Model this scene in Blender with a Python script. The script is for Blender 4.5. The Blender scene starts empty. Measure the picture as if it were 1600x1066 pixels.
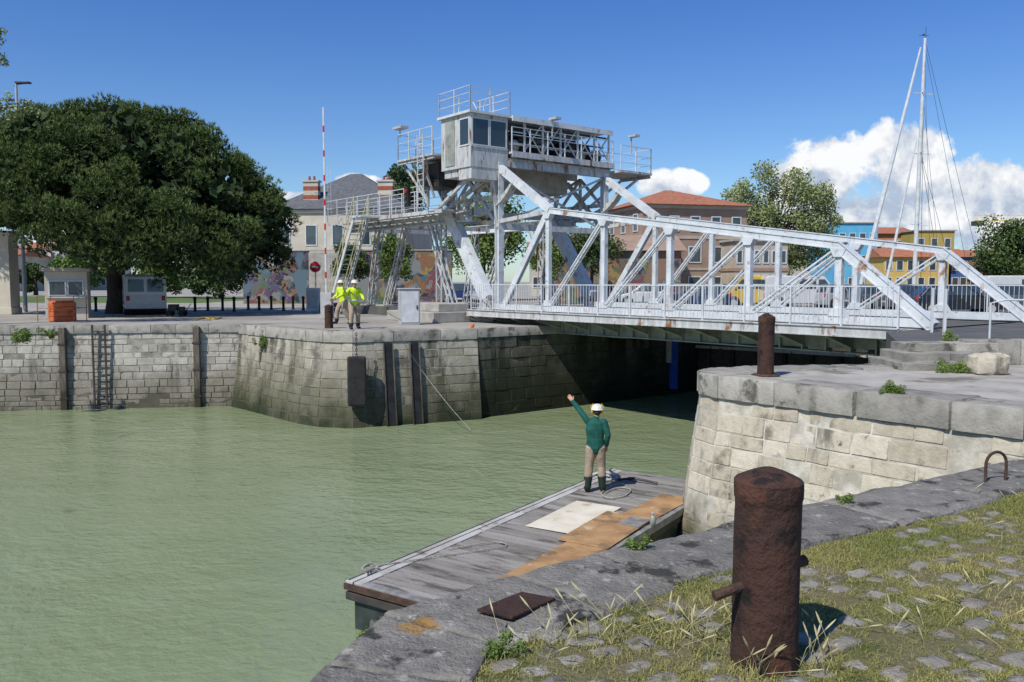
import bpy, math, random
import numpy as np
from mathutils import Vector, Matrix, noise
from mathutils.geometry import tessellate_polygon
R=math.radians; random.seed(7); rng=np.random.default_rng(7)
sc=bpy.context.scene; C=sc.collection
Q=3.1; CH=4.75; F=1300.0; PI=math.pi
pit=math.atan(93/1300)
def ray(px,py):
    f=Vector((0,math.cos(pit),-math.sin(pit))); up=Vector((0,math.sin(pit),math.cos(pit)))
    return f+Vector((1,0,0))*((px-800)/F)+up*((533-py)/F)
def G(px,py,z=Q):
    d=ray(px,py); t=(z-CH)/d.z; return Vector((d.x*t,d.y*t,z))
def PY(px,py,Y):
    d=ray(px,py); t=Y/d.y; return Vector((d.x*t,Y,CH+d.z*t))
# ---------------------------------------------------------------- materials
def nn(nt,t,**k):
    n=nt.nodes.new(t)
    for a,b in k.items(): setattr(n,a,b)
    return n
def math_(nt,op,a,b=None,c=None,clamp=False):
    n=nn(nt,'ShaderNodeMath',operation=op,use_clamp=clamp)
    for i,x in enumerate((a,b,c)):
        if x is None: continue
        if isinstance(x,(int,float)): n.inputs[i].default_value=x
        else: nt.links.new(x,n.inputs[i])
    return n.outputs[0]
def mrange(nt,v,a,b,c=0,d=1):
    n=nn(nt,'ShaderNodeMapRange'); n.interpolation_type='SMOOTHSTEP'
    nt.links.new(v,n.inputs[0])
    for i,x in zip((1,2,3,4),(a,b,c,d)): n.inputs[i].default_value=x
    return n.outputs[0]
def mixc(nt,f,a,b):
    n=nn(nt,'ShaderNodeMix',data_type='RGBA')
    if isinstance(f,(int,float)): n.inputs[0].default_value=f
    else: nt.links.new(f,n.inputs[0])
    for i,x in ((6,a),(7,b)):
        if isinstance(x,tuple): n.inputs[i].default_value=(*x[:3],1)
        else: nt.links.new(x,n.inputs[i])
    return n.outputs[2]
def noise_(nt,vec,scale,detail=4,rough=.55,dist=0):
    n=nn(nt,'ShaderNodeTexNoise'); n.inputs['Scale'].default_value=scale; n.inputs['Detail'].default_value=detail
    n.inputs['Roughness'].default_value=rough; n.inputs['Distortion'].default_value=dist
    nt.links.new(vec,n.inputs['Vector']); return n.outputs[0]
def mat(name,c,c2=None,scale=4,c3=None,s3=3,t3=(.58,.66),c4=None,s4=8,t4=(.62,.68),rough=.75,metal=0,bump=0,bs=25,stretch=None,tone=0,low=None,spec=.3,coat=0,spot=None,streak=None):
    m=bpy.data.materials.new(name); m.use_nodes=True; nt=m.node_tree; b=nt.nodes['Principled BSDF']
    b.inputs['Roughness'].default_value=rough; b.inputs['Metallic'].default_value=metal; b.inputs['Specular IOR Level'].default_value=spec
    b.inputs['Coat Weight'].default_value=coat
    b.inputs['Base Color'].default_value=(*c,1)
    tc=nn(nt,'ShaderNodeTexCoord').outputs['Object']; vec=tc
    if stretch:
        mp=nn(nt,'ShaderNodeMapping'); mp.inputs['Scale'].default_value=stretch; nt.links.new(tc,mp.inputs[0]); vec=mp.outputs[0]
    if c2:
        f=mrange(nt,noise_(nt,vec,scale),.33,.67)
        if tone:
            at=nn(nt,'ShaderNodeAttribute',attribute_name='tone').outputs['Fac']
            f=math_(nt,'ADD',math_(nt,'MULTIPLY',f,1-tone),math_(nt,'MULTIPLY',at,tone))
        out=mixc(nt,f,c,c2)
        if c3: out=mixc(nt,mrange(nt,noise_(nt,vec,s3,6,.62),*t3),out,c3)
        if c4: out=mixc(nt,mrange(nt,noise_(nt,vec,s4,4,.6),*t4),out,c4)
        if streak:
            sc_,st,cs_,th=streak
            mp2=nn(nt,'ShaderNodeMapping'); mp2.inputs['Scale'].default_value=st; nt.links.new(tc,mp2.inputs[0])
            out=mixc(nt,mrange(nt,noise_(nt,mp2.outputs[0],sc_,5,.6),*th),out,cs_)
        if low:
            z=nn(nt,'ShaderNodeSeparateXYZ'); g=nn(nt,'ShaderNodeNewGeometry'); nt.links.new(g.outputs['Position'],z.inputs[0])
            nz_=noise_(nt,tc,.9,5,.6)
            for (z0,z1,cc,amt) in low:
                zz=math_(nt,'ADD',z.outputs[2],math_(nt,'MULTIPLY',math_(nt,'SUBTRACT',nz_,.5),3.0))
                out=mixc(nt,math_(nt,'MULTIPLY',mrange(nt,zz,z0,z1,1,0),amt),out,cc)
        if spot:
            for (sx,sy,sr,scol) in spot:
                vd=nn(nt,'ShaderNodeVectorMath',operation='DISTANCE'); nt.links.new(tc,vd.inputs[0]); vd.inputs[1].default_value=(sx,sy,Q+.05)
                dd=math_(nt,'ADD',vd.outputs['Value'],math_(nt,'MULTIPLY',math_(nt,'SUBTRACT',noise_(nt,tc,18,4,.7),.5),sr*2.4))
                out=mixc(nt,mrange(nt,dd,sr*.6,sr,.75,0),out,scol)
        nt.links.new(out,b.inputs['Base Color'])
    if bump:
        bn=nn(nt,'ShaderNodeBump'); bn.inputs['Strength'].default_value=min(1,bump); bn.inputs['Distance'].default_value=.02*max(1,bump)
        nt.links.new(noise_(nt,tc,bs,5,.65),bn.inputs['Height']); nt.links.new(bn.outputs[0],b.inputs['Normal'])
    return m
M={}
M['white']=mat('white_paint',(.64,.67,.68),(.52,.55,.56),1.5,c3=(.30,.17,.10),s3=1.7,t3=(.59,.69),c4=(.34,.34,.32),s4=6,t4=(.58,.72),rough=.5,bump=.15,bs=30,streak=(1.6,(2.5,2.5,.6),(.34,.24,.17),(.60,.74)))
M['whitec']=mat('clean_white_paint',(.62,.64,.64),(.50,.52,.52),3,rough=.45)
M['rustwhite']=mat('rusty_white_paint',(.54,.55,.54),(.40,.40,.38),3,c3=(.21,.10,.05),s3=2.0,t3=(.54,.66),stretch=(2,2,.5),rough=.6,bump=.3)
M['bgrey']=mat('bridge_grey_paint',(.33,.35,.31),(.22,.23,.195),2,c3=(.14,.08,.05),s3=2.5,t3=(.58,.7),rough=.6,bump=.2)
M['concrete']=mat('concrete',(.42,.40,.35),(.31,.29,.25),2.5,c3=(.16,.14,.12),s3=2,t3=(.6,.75),rough=.9,bump=.5,bs=18)
M['darksteel']=mat('dark_steel',(.035,.035,.035),(.07,.06,.05),4,rough=.55)
M['rust']=mat('rusted_iron',(.062,.030,.021),(.028,.018,.015),3,c3=(.125,.052,.03),s3=3,t3=(.5,.62),c4=(.016,.012,.011),s4=6,t4=(.53,.64),rough=.85,bump=1.4,bs=16)
M['rust2']=mat('brown_rust',(.11,.06,.042),(.06,.038,.028),9,rough=.85,bump=.8,bs=40)
M['timber']=mat('grey_brown_timber',(.17,.14,.11),(.09,.075,.06),4,stretch=(4,4,.6),rough=.9,bump=.8,bs=20,low=[(.3,1.2,(.04,.035,.02),.9)])
M['lime']=mat('pale_limestone',(.62,.56,.44),(.37,.32,.235),5,c3=(.22,.195,.145),s3=1.8,t3=(.55,.68),c4=(.13,.12,.09),s4=5,t4=(.62,.72),tone=.65,rough=.9,bump=1,bs=14,streak=(1.3,(1.6,1.6,.35),(.17,.155,.12),(.56,.70)),low=[(.3,1.3,(.17,.155,.10),.75),(-.4,.5,(.04,.045,.015),.95)])
M['limeleft']=mat('weathered_limestone',(.56,.52,.45),(.34,.31,.26),5,c3=(.17,.155,.13),s3=1.4,t3=(.53,.68),tone=.6,rough=.9,bump=1,bs=14,streak=(.9,(1.4,1.4,.3),(.13,.12,.10),(.55,.70)),low=[(.6,2.0,(.19,.165,.12),.75),(-.3,.6,(.05,.05,.025),.95)])
M['bast']=mat('bastion_limestone',(.46,.425,.34),(.255,.23,.175),4,c3=(.13,.12,.095),s3=.9,t3=(.5,.64),tone=.6,rough=.9,bump=1,bs=14,streak=(.8,(1.4,1.4,.25),(.06,.06,.045),(.50,.64)),low=[(.7,2.5,(.11,.105,.06),.8),(-.2,1.1,(.022,.03,.012),.97)])
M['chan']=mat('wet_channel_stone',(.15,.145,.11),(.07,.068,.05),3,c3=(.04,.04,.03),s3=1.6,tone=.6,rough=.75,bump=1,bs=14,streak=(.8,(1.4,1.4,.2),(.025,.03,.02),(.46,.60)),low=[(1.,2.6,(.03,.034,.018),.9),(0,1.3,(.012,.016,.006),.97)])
M['mortar']=mat('mortar',(.36,.34,.29),(.22,.20,.16),3,rough=.95,bump=.6,low=[(.5,1.9,(.07,.06,.035),.85)])
M['mortarl']=mat('pale_mortar',(.60,.56,.47),(.36,.33,.26),3,rough=.95,bump=.6,low=[(.2,1.2,(.10,.09,.05),.85)])
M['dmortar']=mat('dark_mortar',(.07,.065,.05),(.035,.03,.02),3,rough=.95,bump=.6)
lp=G(655,975,Q+.05)
M['cope']=mat('grey_coping_granite',(.29,.27,.235),(.165,.155,.135),6,c3=(.40,.38,.33),s3=9,t3=(.58,.68),c4=(.055,.053,.045),s4=5,t4=(.55,.65),tone=.4,rough=.95,bump=1.6,bs=34,spot=[(lp.x,lp.y,.10,(.36,.19,.04)),(lp.x+2.0,lp.y+1.1,.10,(.5,.48,.42)),(lp.x+.45,lp.y-.12,.07,(.5,.48,.42))])
M['cope2']=mat('pale_coping',(.41,.385,.33),(.19,.18,.155),4,c3=(.10,.095,.075),s3=2.0,t3=(.54,.66),tone=.6,rough=.95,bump=1,bs=22)
M['paveA']=mat('quay_flagstone',(.43,.40,.35),(.31,.29,.25),1.5,c3=(.18,.16,.13),s3=.9,t3=(.55,.68),c4=(.13,.15,.06),s4=3,t4=(.68,.74),rough=.95,bump=.7,bs=12)
M['ground']=mat('quay_ground',(.38,.355,.305),(.26,.24,.205),.25,c3=(.18,.165,.14),s3=.6,t3=(.56,.7),rough=.95,bump=.5,bs=8)
M['asphalt']=mat('asphalt',(.085,.085,.083),(.12,.117,.11),1.5,rough=.9,bump=.4,bs=40)
M['moss']=mat('mossy_soil',(.17,.165,.065),(.23,.19,.11),3,c3=(.11,.125,.035),s3=4,t3=(.5,.62),c4=(.28,.235,.15),s4=9,t4=(.56,.68),rough=1,bump=2,bs=35)
M['cobble']=mat('cobble_granite',(.37,.34,.285),(.22,.20,.165),9,c3=(.13,.125,.07),s3=8,t3=(.50,.62),c4=(.46,.43,.37),s4=20,t4=(.6,.7),tone=.55,rough=.95,bump=1.2,bs=45)
M['grass']=mat('grass_blades',(.16,.195,.045),(.40,.345,.13),2,tone=.8,rough=.8)
M['straw']=mat('dry_grass',(.50,.46,.26),(.36,.33,.16),2,tone=.5,rough=.8)
M['lawn']=mat('lawn',(.08,.13,.03),(.12,.16,.05),.5,rough=1,bump=.5)
M['wood']=mat('grey_deck_boards',(.37,.345,.31),(.17,.155,.135),1.0,c3=(.10,.088,.072),s3=1.0,t3=(.52,.66),tone=.65,stretch=(1.2,5,5),rough=.85,bump=.8,bs=30)
M['woodp']=mat('pale_edge_board',(.50,.49,.45),(.36,.345,.31),2,c3=(.2,.18,.15),s3=3,rough=.85,bump=.6,bs=30)
M['ply']=mat('orange_brown_plywood',(.44,.27,.125),(.31,.175,.08),2.5,c3=(.20,.13,.07),s3=2,t3=(.52,.64),c4=(.48,.38,.25),s4=3,t4=(.60,.7),rough=.85,bump=.3)
M['plyw']=mat('pale_board',(.70,.65,.52),(.58,.52,.40),2,c3=(.42,.32,.19),s3=2.4,t3=(.56,.68),rough=.8)
M['hull']=mat('pontoon_hull',(.045,.06,.055),(.025,.03,.025),3,c3=(.14,.15,.13),s3=4,rough=.6)
M['alu']=mat('grey_frame',(.33,.33,.31),(.2,.19,.17),5,rough=.6,metal=.2)
M['rope']=mat('rope',(.50,.48,.42),(.34,.32,.27),20,rough=.9,bump=1,bs=120)
M['glass']=mat('window_glass',(.03,.045,.055),(.06,.08,.09),.6,rough=.08,spec=.7)
M['rubber']=mat('rubber',(.02,.02,.02),(.035,.033,.03),5,rough=.8)
M['orange']=mat('orange_plastic',(.62,.15,.04),(.48,.10,.03),4,rough=.5)
M['red']=mat('red_paint',(.55,.03,.025),(.45,.02,.02),3,rough=.4)
M['blue']=mat('blue_paint',(.03,.10,.50),(.02,.07,.36),3,rough=.5)
M['black']=mat('black_paint',(.015,.015,.016),(.03,.03,.03),3,rough=.5)
M['cream']=mat('cream_render',(.56,.51,.41),(.46,.42,.34),.6,c3=(.36,.33,.27),s3=.5,t3=(.58,.75),rough=.9)
M['stoneb']=mat('cut_stone',(.56,.51,.40),(.46,.42,.34),.8,c3=(.33,.30,.24),s3=1.2,t3=(.58,.72),rough=.9,bump=.3)
M['slate']=mat('slate_roof',(.085,.092,.10),(.13,.135,.14),3,rough=.7,bump=.6,bs=10)
M['tile']=mat('clay_tile',(.42,.165,.09),(.30,.12,.07),3,c3=(.2,.10,.06),s3=2,rough=.9,bump=1,bs=9)
M['brick']=mat('red_brick',(.34,.11,.065),(.24,.08,.05),5,rough=.9,bump=.5)
M['terr']=mat('tan_render',(.36,.25,.18),(.29,.20,.15),.8,rough=.9)
M['tan2']=mat('beige_band',(.48,.41,.32),(.40,.34,.27),.8,rough=.9)
M['bark']=mat('bark',(.075,.055,.04),(.04,.03,.022),5,stretch=(3,3,.7),rough=1,bump=1.5,bs=12)
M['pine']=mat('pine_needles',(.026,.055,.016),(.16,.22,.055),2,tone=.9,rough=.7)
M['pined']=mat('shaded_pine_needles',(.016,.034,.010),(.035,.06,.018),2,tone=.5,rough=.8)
M['shoot']=mat('pine_shoots',(.22,.23,.10),(.30,.29,.14),2,tone=.5,rough=.8)
M['leaf']=mat('fresh_leaves',(.05,.10,.018),(.20,.27,.06),2,tone=.8,rough=.65)
M['leafd']=mat('dark_leaves',(.022,.05,.013),(.10,.15,.04),2,tone=.8,rough=.65)
M['leafo']=mat('olive_leaves',(.11,.145,.045),(.34,.38,.16),2,tone=.8,rough=.65)
M['skin']=mat('skin',(.50,.28,.19),(.44,.24,.16),10,rough=.6)
M['green']=mat('green_jacket_cloth',(.012,.10,.075),(.008,.065,.05),8,rough=.85,bump=.8,bs=11)
M['khaki']=mat('khaki_cloth',(.40,.31,.225),(.31,.24,.17),9,rough=.9,bump=.8,bs=11)
M['boot']=mat('dark_green_rubber',(.012,.03,.02),(.02,.035,.025),5,rough=.4)
M['hivis']=mat('high_visibility_cloth',(.62,.80,.04),(.48,.66,.03),9,rough=.75,bump=.4,bs=14)
M['helmet']=mat('cream_helmet',(.74,.71,.60),(.64,.61,.5),6,rough=.35)
M['yellowp']=mat('yellow_plastic',(.75,.5,.03),(.65,.42,.03),4,rough=.4)
M['palerail']=mat('pale_yellow_paint',(.62,.58,.34),(.5,.47,.3),4,rough=.5)
M['greyp']=mat('grey_enamel',(.46,.46,.44),(.38,.38,.36),4,c3=(.25,.2,.15),s3=3,t3=(.64,.72),rough=.5)
def carpaint(name,c): return mat(name,c,tuple(x*.9 for x in c),3,rough=.3,spec=.5,coat=.6)
def mural(name,base,scale,seed,thr=.5):
    m=bpy.data.materials.new(name); m.use_nodes=True; nt=m.node_tree; b=nt.nodes['Principled BSDF']; b.inputs['Roughness'].default_value=.85
    tc=nn(nt,'ShaderNodeTexCoord').outputs['Object']
    mp=nn(nt,'ShaderNodeMapping'); mp.inputs['Location'].default_value=(seed,seed*.7,seed*.3); mp.inputs['Scale'].default_value=(1,.02,1); nt.links.new(tc,mp.inputs[0])
    w=nn(nt,'ShaderNodeTexNoise'); w.inputs['Scale'].default_value=scale*.8; w.inputs['Detail'].default_value=3; nt.links.new(mp.outputs[0],w.inputs['Vector'])
    va=nn(nt,'ShaderNodeVectorMath',operation='MULTIPLY_ADD'); nt.links.new(w.outputs['Color'],va.inputs[0]); va.inputs[1].default_value=(2.0/scale,)*3; nt.links.new(mp.outputs[0],va.inputs[2])
    cr=nn(nt,'ShaderNodeValToRGB'); cr.color_ramp.interpolation='CONSTANT'
    cols=[(.03,.04,.08),(.05,.13,.16),(.17,.06,.06),(.25,.20,.07),(.025,.025,.03),(.20,.195,.175),(.07,.14,.06),(.22,.11,.05),(.10,.06,.11),(.12,.12,.12)]  # muted and darkened: the shade on the mural walls is put into these colours
    e=cr.color_ramp.elements
    for i,c in enumerate(cols):
        el=e[i] if i<2 else e.new(i/len(cols)); el.position=i/len(cols); el.color=(*c,1)
    v=nn(nt,'ShaderNodeTexVoronoi'); v.inputs['Scale'].default_value=scale*1.1; nt.links.new(va.outputs[0],v.inputs['Vector'])
    s=nn(nt,'ShaderNodeSeparateColor'); nt.links.new(v.outputs['Color'],s.inputs[0])
    x=math_(nt,'FRACT',math_(nt,'ADD',s.outputs[0],math_(nt,'MULTIPLY',mrange(nt,noise_(nt,va.outputs[0],scale*1.8,1),.48,.52),.37)))
    nt.links.new(x,cr.inputs[0])
    bg=mrange(nt,noise_(nt,mp.outputs[0],scale*.35,2),thr-.02,thr+.02)
    nt.links.new(mixc(nt,bg,base,cr.outputs[0]),b.inputs['Base Color']); return m
M['mural1']=mural('painted_mural_blue_yellow',(.09,.14,.17),1.3,3.1,.44)
M['mural2']=mural('painted_mural_red',(.19,.20,.20),1.1,9.4,.50)
M['mural3']=mural('painted_mural_orange',(.22,.14,.09),1.1,15.2,.46)
def water_mat():
    m=bpy.data.materials.new('green_harbour_water'); m.use_nodes=True; nt=m.node_tree; b=nt.nodes['Principled BSDF']
    tc=nn(nt,'ShaderNodeTexCoord').outputs['Object']
    c=mixc(nt,mrange(nt,noise_(nt,tc,.15,4),.35,.65),(.205,.25,.13),(.24,.285,.16))
    c=mixc(nt,math_(nt,'MULTIPLY',mrange(nt,noise_(nt,tc,.5,5,.6,.8),.66,.73),.6),c,(.11,.105,.055))
    nt.links.new(c,b.inputs['Base Color']); b.inputs['Roughness'].default_value=.11; b.inputs['IOR'].default_value=1.33; b.inputs['Specular IOR Level'].default_value=.5
    mp=nn(nt,'ShaderNodeMapping'); mp.inputs['Rotation'].default_value=(0,0,.5); mp.inputs['Scale'].default_value=(1,1.25,1); nt.links.new(tc,mp.inputs[0])
    h=math_(nt,'ADD',math_(nt,'MULTIPLY',noise_(nt,mp.outputs[0],.9,2,.5,.2),.42),math_(nt,'ADD',math_(nt,'MULTIPLY',noise_(nt,mp.outputs[0],4.2,3,.55,.25),.24),math_(nt,'MULTIPLY',noise_(nt,tc,13,2,.5,.2),.045)))
    amp=mrange(nt,noise_(nt,tc,.09,3),.3,.7,.6,1.0)
    bn=nn(nt,'ShaderNodeBump'); nt.links.new(amp,bn.inputs['Strength']); bn.inputs['Distance'].default_value=.20
    nt.links.new(h,bn.inputs['Height']); nt.links.new(bn.outputs[0],b.inputs['Normal']); return m
M['water']=water_mat()
# ---------------------------------------------------------------- mesh builder
def fin(me,mats,smooth=False,tone=None,ang=35):
    for m in (mats if isinstance(mats,(list,tuple)) else [mats]): me.materials.append(M[m] if isinstance(m,str) else m)
    if smooth:
        me.polygons.foreach_set('use_smooth',[True]*len(me.polygons)); me.set_sharp_from_angle(angle=R(ang))
    if tone is not None:
        a=me.attributes.new('tone','FLOAT','POINT'); a.data.foreach_set('value',np.asarray(tone,dtype=np.float32))
class MB:
    def __init__(s): s.v=[];s.f=[];s.m=[];s.t=[]
    def add(s,vs,fs,mi=0,tone=.5):
        o=len(s.v); s.v+= [tuple(v) for v in vs]; s.t+=[tone]*len(vs)
        for f in fs: s.f.append(tuple(i+o for i in f)); s.m.append(mi)
    def hexa(s,c,mi=0,tone=.5):
        s.add(c,[(0,3,2,1),(4,5,6,7),(0,1,5,4),(1,2,6,5),(2,3,7,6),(3,0,4,7)],mi,tone)
    def bx(s,x0,x1,y0,y1,z0,z1,mi=0,tone=.5):
        s.hexa([(x0,y0,z0),(x1,y0,z0),(x1,y1,z0),(x0,y1,z0),(x0,y0,z1),(x1,y0,z1),(x1,y1,z1),(x0,y1,z1)],mi,tone)
    def bar(s,p,q,w,h=None,side=None,off=(0,0),mi=0,tone=.5):
        h=h or w; p=Vector(p);q=Vector(q); t=(q-p).normalized()
        sd=Vector(side) if side else t.cross(Vector((0,0,1)))
        if sd.length<.01: sd=Vector((1,0,0))
        sd=(sd-t*sd.dot(t)).normalized(); u=sd.cross(t)
        o=sd*off[0]+u*off[1]; c=[]
        for e in (p,q):
            for a,b in ((-1,-1),(1,-1),(1,1),(-1,1)): c.append(e+o+sd*(a*w/2)+u*(b*h/2))
        s.hexa(c,mi,tone)
    def ibeam(s,p,q,w,h,side=None,t=.03,mi=0):
        s.bar(p,q,w,t,side,(0,h/2),mi); s.bar(p,q,w,t,side,(0,-h/2),mi); s.bar(p,q,t,h,side,(0,0),mi)
    def tube(s,pts,r,n=8,mi=0,tone=.5):
        pts=[Vector(p) for p in pts]; vs=[];fs=[]; N=len(pts); sd=None
        for i,p in enumerate(pts):
            t=(pts[min(i+1,N-1)]-pts[max(i-1,0)]).normalized()
            if sd is None:
                sd=t.cross(Vector((0,0,1)))
                if sd.length<.05: sd=Vector((1,0,0))
            sd=(sd-t*sd.dot(t)).normalized(); u=t.cross(sd)
            rr=r[i] if isinstance(r,(list,tuple)) else r
            for k in range(n):
                a=2*PI*k/n; vs.append(p+sd*(math.cos(a)*rr)+u*(math.sin(a)*rr))
        for i in range(N-1):
            for k in range(n): fs.append((i*n+k,i*n+(k+1)%n,(i+1)*n+(k+1)%n,(i+1)*n+k))
        fs.append(tuple(range(n))[::-1]); fs.append(tuple(range((N-1)*n,N*n))); s.add(vs,fs,mi,tone)
    def lathe(s,prof,n=16,c=(0,0,0),mi=0,tone=.5,jit=0):
        vs=[];fs=[]
        for j,(r,z) in enumerate(prof):
            for k in range(n):
                a=2*PI*k/n; rr=r
                if jit: rr=r*(1+jit*noise.noise(Vector((math.cos(a)*2,math.sin(a)*2,z*5)))*2+jit*.5*noise.noise(Vector((math.cos(a)*6,math.sin(a)*6,z*18))))
                vs.append((c[0]+rr*math.cos(a),c[1]+rr*math.sin(a),c[2]+z))
        for j in range(len(prof)-1):
            for k in range(n): fs.append((j*n+k,j*n+(k+1)%n,(j+1)*n+(k+1)%n,(j+1)*n+k))
        fs.append(tuple(range(n))[::-1]); fs.append(tuple(range((len(prof)-1)*n,len(prof)*n))); s.add(vs,fs,mi,tone)
    def prism(s,poly,z0,z1,mi=0):
        n=len(poly); s.add([(x,y,z0) for x,y in poly]+[(x,y,z1) for x,y in poly],[tuple(range(n))[::-1],tuple(range(n,2*n))]+[(i,(i+1)%n,n+(i+1)%n,n+i) for i in range(n)],mi)
    def prismy(s,poly,y0,y1,mi=0):
        n=len(poly); s.add([(x,y0,z) for x,z in poly]+[(x,y1,z) for x,z in poly],[tuple(range(n))[::-1],tuple(range(n,2*n))]+[(i,(i+1)%n,n+(i+1)%n,n+i) for i in range(n)],mi)
    def sph(s,c,r,n=10,m=7,mi=0,tone=.5):
        if not isinstance(r,(tuple,list)): r=(r,r,r)
        vs=[];fs=[]
        for j in range(1,m):
            b=PI*j/m
            for k in range(n):
                a=2*PI*k/n; vs.append((c[0]+r[0]*math.sin(b)*math.cos(a),c[1]+r[1]*math.sin(b)*math.sin(a),c[2]+r[2]*math.cos(b)))
        T=len(vs); vs+=[(c[0],c[1],c[2]+r[2]),(c[0],c[1],c[2]-r[2])]
        for j in range(m-2):
            for k in range(n): fs.append((j*n+k,(j+1)*n+k,(j+1)*n+(k+1)%n,j*n+(k+1)%n))
        for k in range(n): fs.append((T,k,(k+1)%n)); fs.append((T+1,(m-2)*n+(k+1)%n,(m-2)*n+k))
        s.add(vs,fs,mi,tone)
    def build(s,name,mats,parent=None,smooth=False,bevel=0,ang=35):
        me=bpy.data.meshes.new(name); me.from_pydata(s.v,[],s.f); me.update()
        fin(me,mats,smooth,s.t,ang)
        if len(set(s.m))>1: me.polygons.foreach_set('material_index',s.m)
        o=bpy.data.objects.new(name,me); C.objects.link(o)
        if parent: o.parent=parent
        if bevel:
            b=o.modifiers.new('bevel','BEVEL'); b.width=bevel; b.segments=2; b.limit_method='ANGLE'; b.angle_limit=R(50)
        return o
def tag(o,label,cat,group=None,kind=None):
    if label: o['label']=label
    if cat: o['category']=cat
    if group: o['group']=group
    if kind: o['kind']=kind
    return o
def thing(name,label,cat,loc=(0,0,0),rz=0,group=None):
    o=bpy.data.objects.new(name,None); C.objects.link(o); o.location=loc; o.rotation_euler=(0,0,rz); o.empty_display_size=.3
    return tag(o,label,cat,group)
def dup(root,loc,rz=0,label=None,scale=None):
    r=root.copy(); C.objects.link(r); r.location=loc; r.rotation_euler=(0,0,rz)
    if label: r['label']=label
    if scale: r.scale=(scale,)*3
    for ch in list(root.children):
        c=ch.copy(); C.objects.link(c); c.parent=r
        for g in ch.children:
            d=g.copy(); C.objects.link(d); d.parent=c
    return r
def mesh_np(name,V,k,tone,m,parent=None):
    n=len(V)//k; me=bpy.data.meshes.new(name); me.vertices.add(len(V)); me.vertices.foreach_set('co',V.astype(np.float32).ravel())
    me.loops.add(len(V)); me.loops.foreach_set('vertex_index',np.arange(len(V),dtype=np.int32))
    me.polygons.add(n); me.polygons.foreach_set('loop_start',np.arange(0,len(V),k,dtype=np.int32)); me.polygons.foreach_set('loop_total',np.full(n,k,dtype=np.int32))
    me.update(calc_edges=True); fin(me,m,False,np.repeat(tone,k))
    o=bpy.data.objects.new(name,me); C.objects.link(o)
    if parent: o.parent=parent
    return o
def struct(o): o['kind']='structure'; return o
# ---------------------------------------------------------------- land, water
harbour=[(-70,23),(-10.4,31.7),(-9.9,31.2),(-6.9,27.9),(-6.2,27.35),(-5.2,27.1),(-1.2,28.9),(8.2,36.3),(18.4,27.4),(9.0,20.0),(7.4,16.3),(4.6,15.9),(3.8,15.6),(3.45,15.2),(3.4,14.8),(3.6,14.3),(7.55,9.24),(2.29,5.96),(.52,4.82),(-.6,3.94),(-.75,3.4),(-1.5,0),(-1.5,-30),(-70,-30)]
basin=[(24,60),(64,60),(64,100),(24,100)]
outer=[(-2500,-300),(2500,-300),(2500,3000),(-2500,3000)]
polys=[outer,harbour[::-1],basin]
V=[(x,y,Q) for p in polys for x,y in p]
tri=tessellate_polygon([[Vector((x,y,0)) for x,y in p] for p in polys])
mb=MB(); mb.add(V,[tuple(t) for t in tri]); 
for k in range(4):
    a=basin[k]; b=basin[(k+1)%4]; mb.add([(*a,-1),(*b,-1),(*b,Q),(*a,Q)],[(0,1,2,3)])
struct(mb.build('ground','ground'))
mb=MB(); mb.add([(-90,-60,0),(90,-60,0),(90,120,0),(-90,120,0)],[(0,1,2,3)]); struct(mb.build('water','water'))
def sheet(name,poly,z,m,kind='structure'):
    mb=MB(); t=tessellate_polygon([[Vector((x,y,0)) for x,y in poly]]); mb.add([(x,y,z) for x,y in poly],[tuple(i) for i in t]); o=mb.build(name,m); o['kind']=kind; return o
sheet('lawn',[(-60,66),(-24,64),(-22,90),(-70,95)],Q+.004,'lawn')
sheet('car_park',[(9.5,38.5),(40,36),(60,56),(3,58)],Q+.004,'asphalt')
def pathinfo(path,side):
    P=[Vector(p) for p in path]; seg=[(P[i+1]-P[i]) for i in range(len(P)-1)]
    sn=[Vector((d.y,-d.x)).normalized()*side for d in seg]; vn=[]
    for i in range(len(P)):
        a=sn[max(i-1,0)]; b=sn[min(i,len(sn)-1)]; m=(a+b).normalized(); vn.append(m/max(.5,m.dot(a)))
    S=[0]
    for d in seg: S.append(S[-1]+d.length)
    def at(s,off):
        i=0
        while i<len(seg)-1 and s>S[i+1]+1e-6: i+=1
        t=(s-S[i])/max(1e-6,S[i+1]-S[i]); b=P[i].lerp(P[i+1],t); n=vn[i].lerp(vn[i+1],t); return b+n*off
    return at,S
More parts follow.
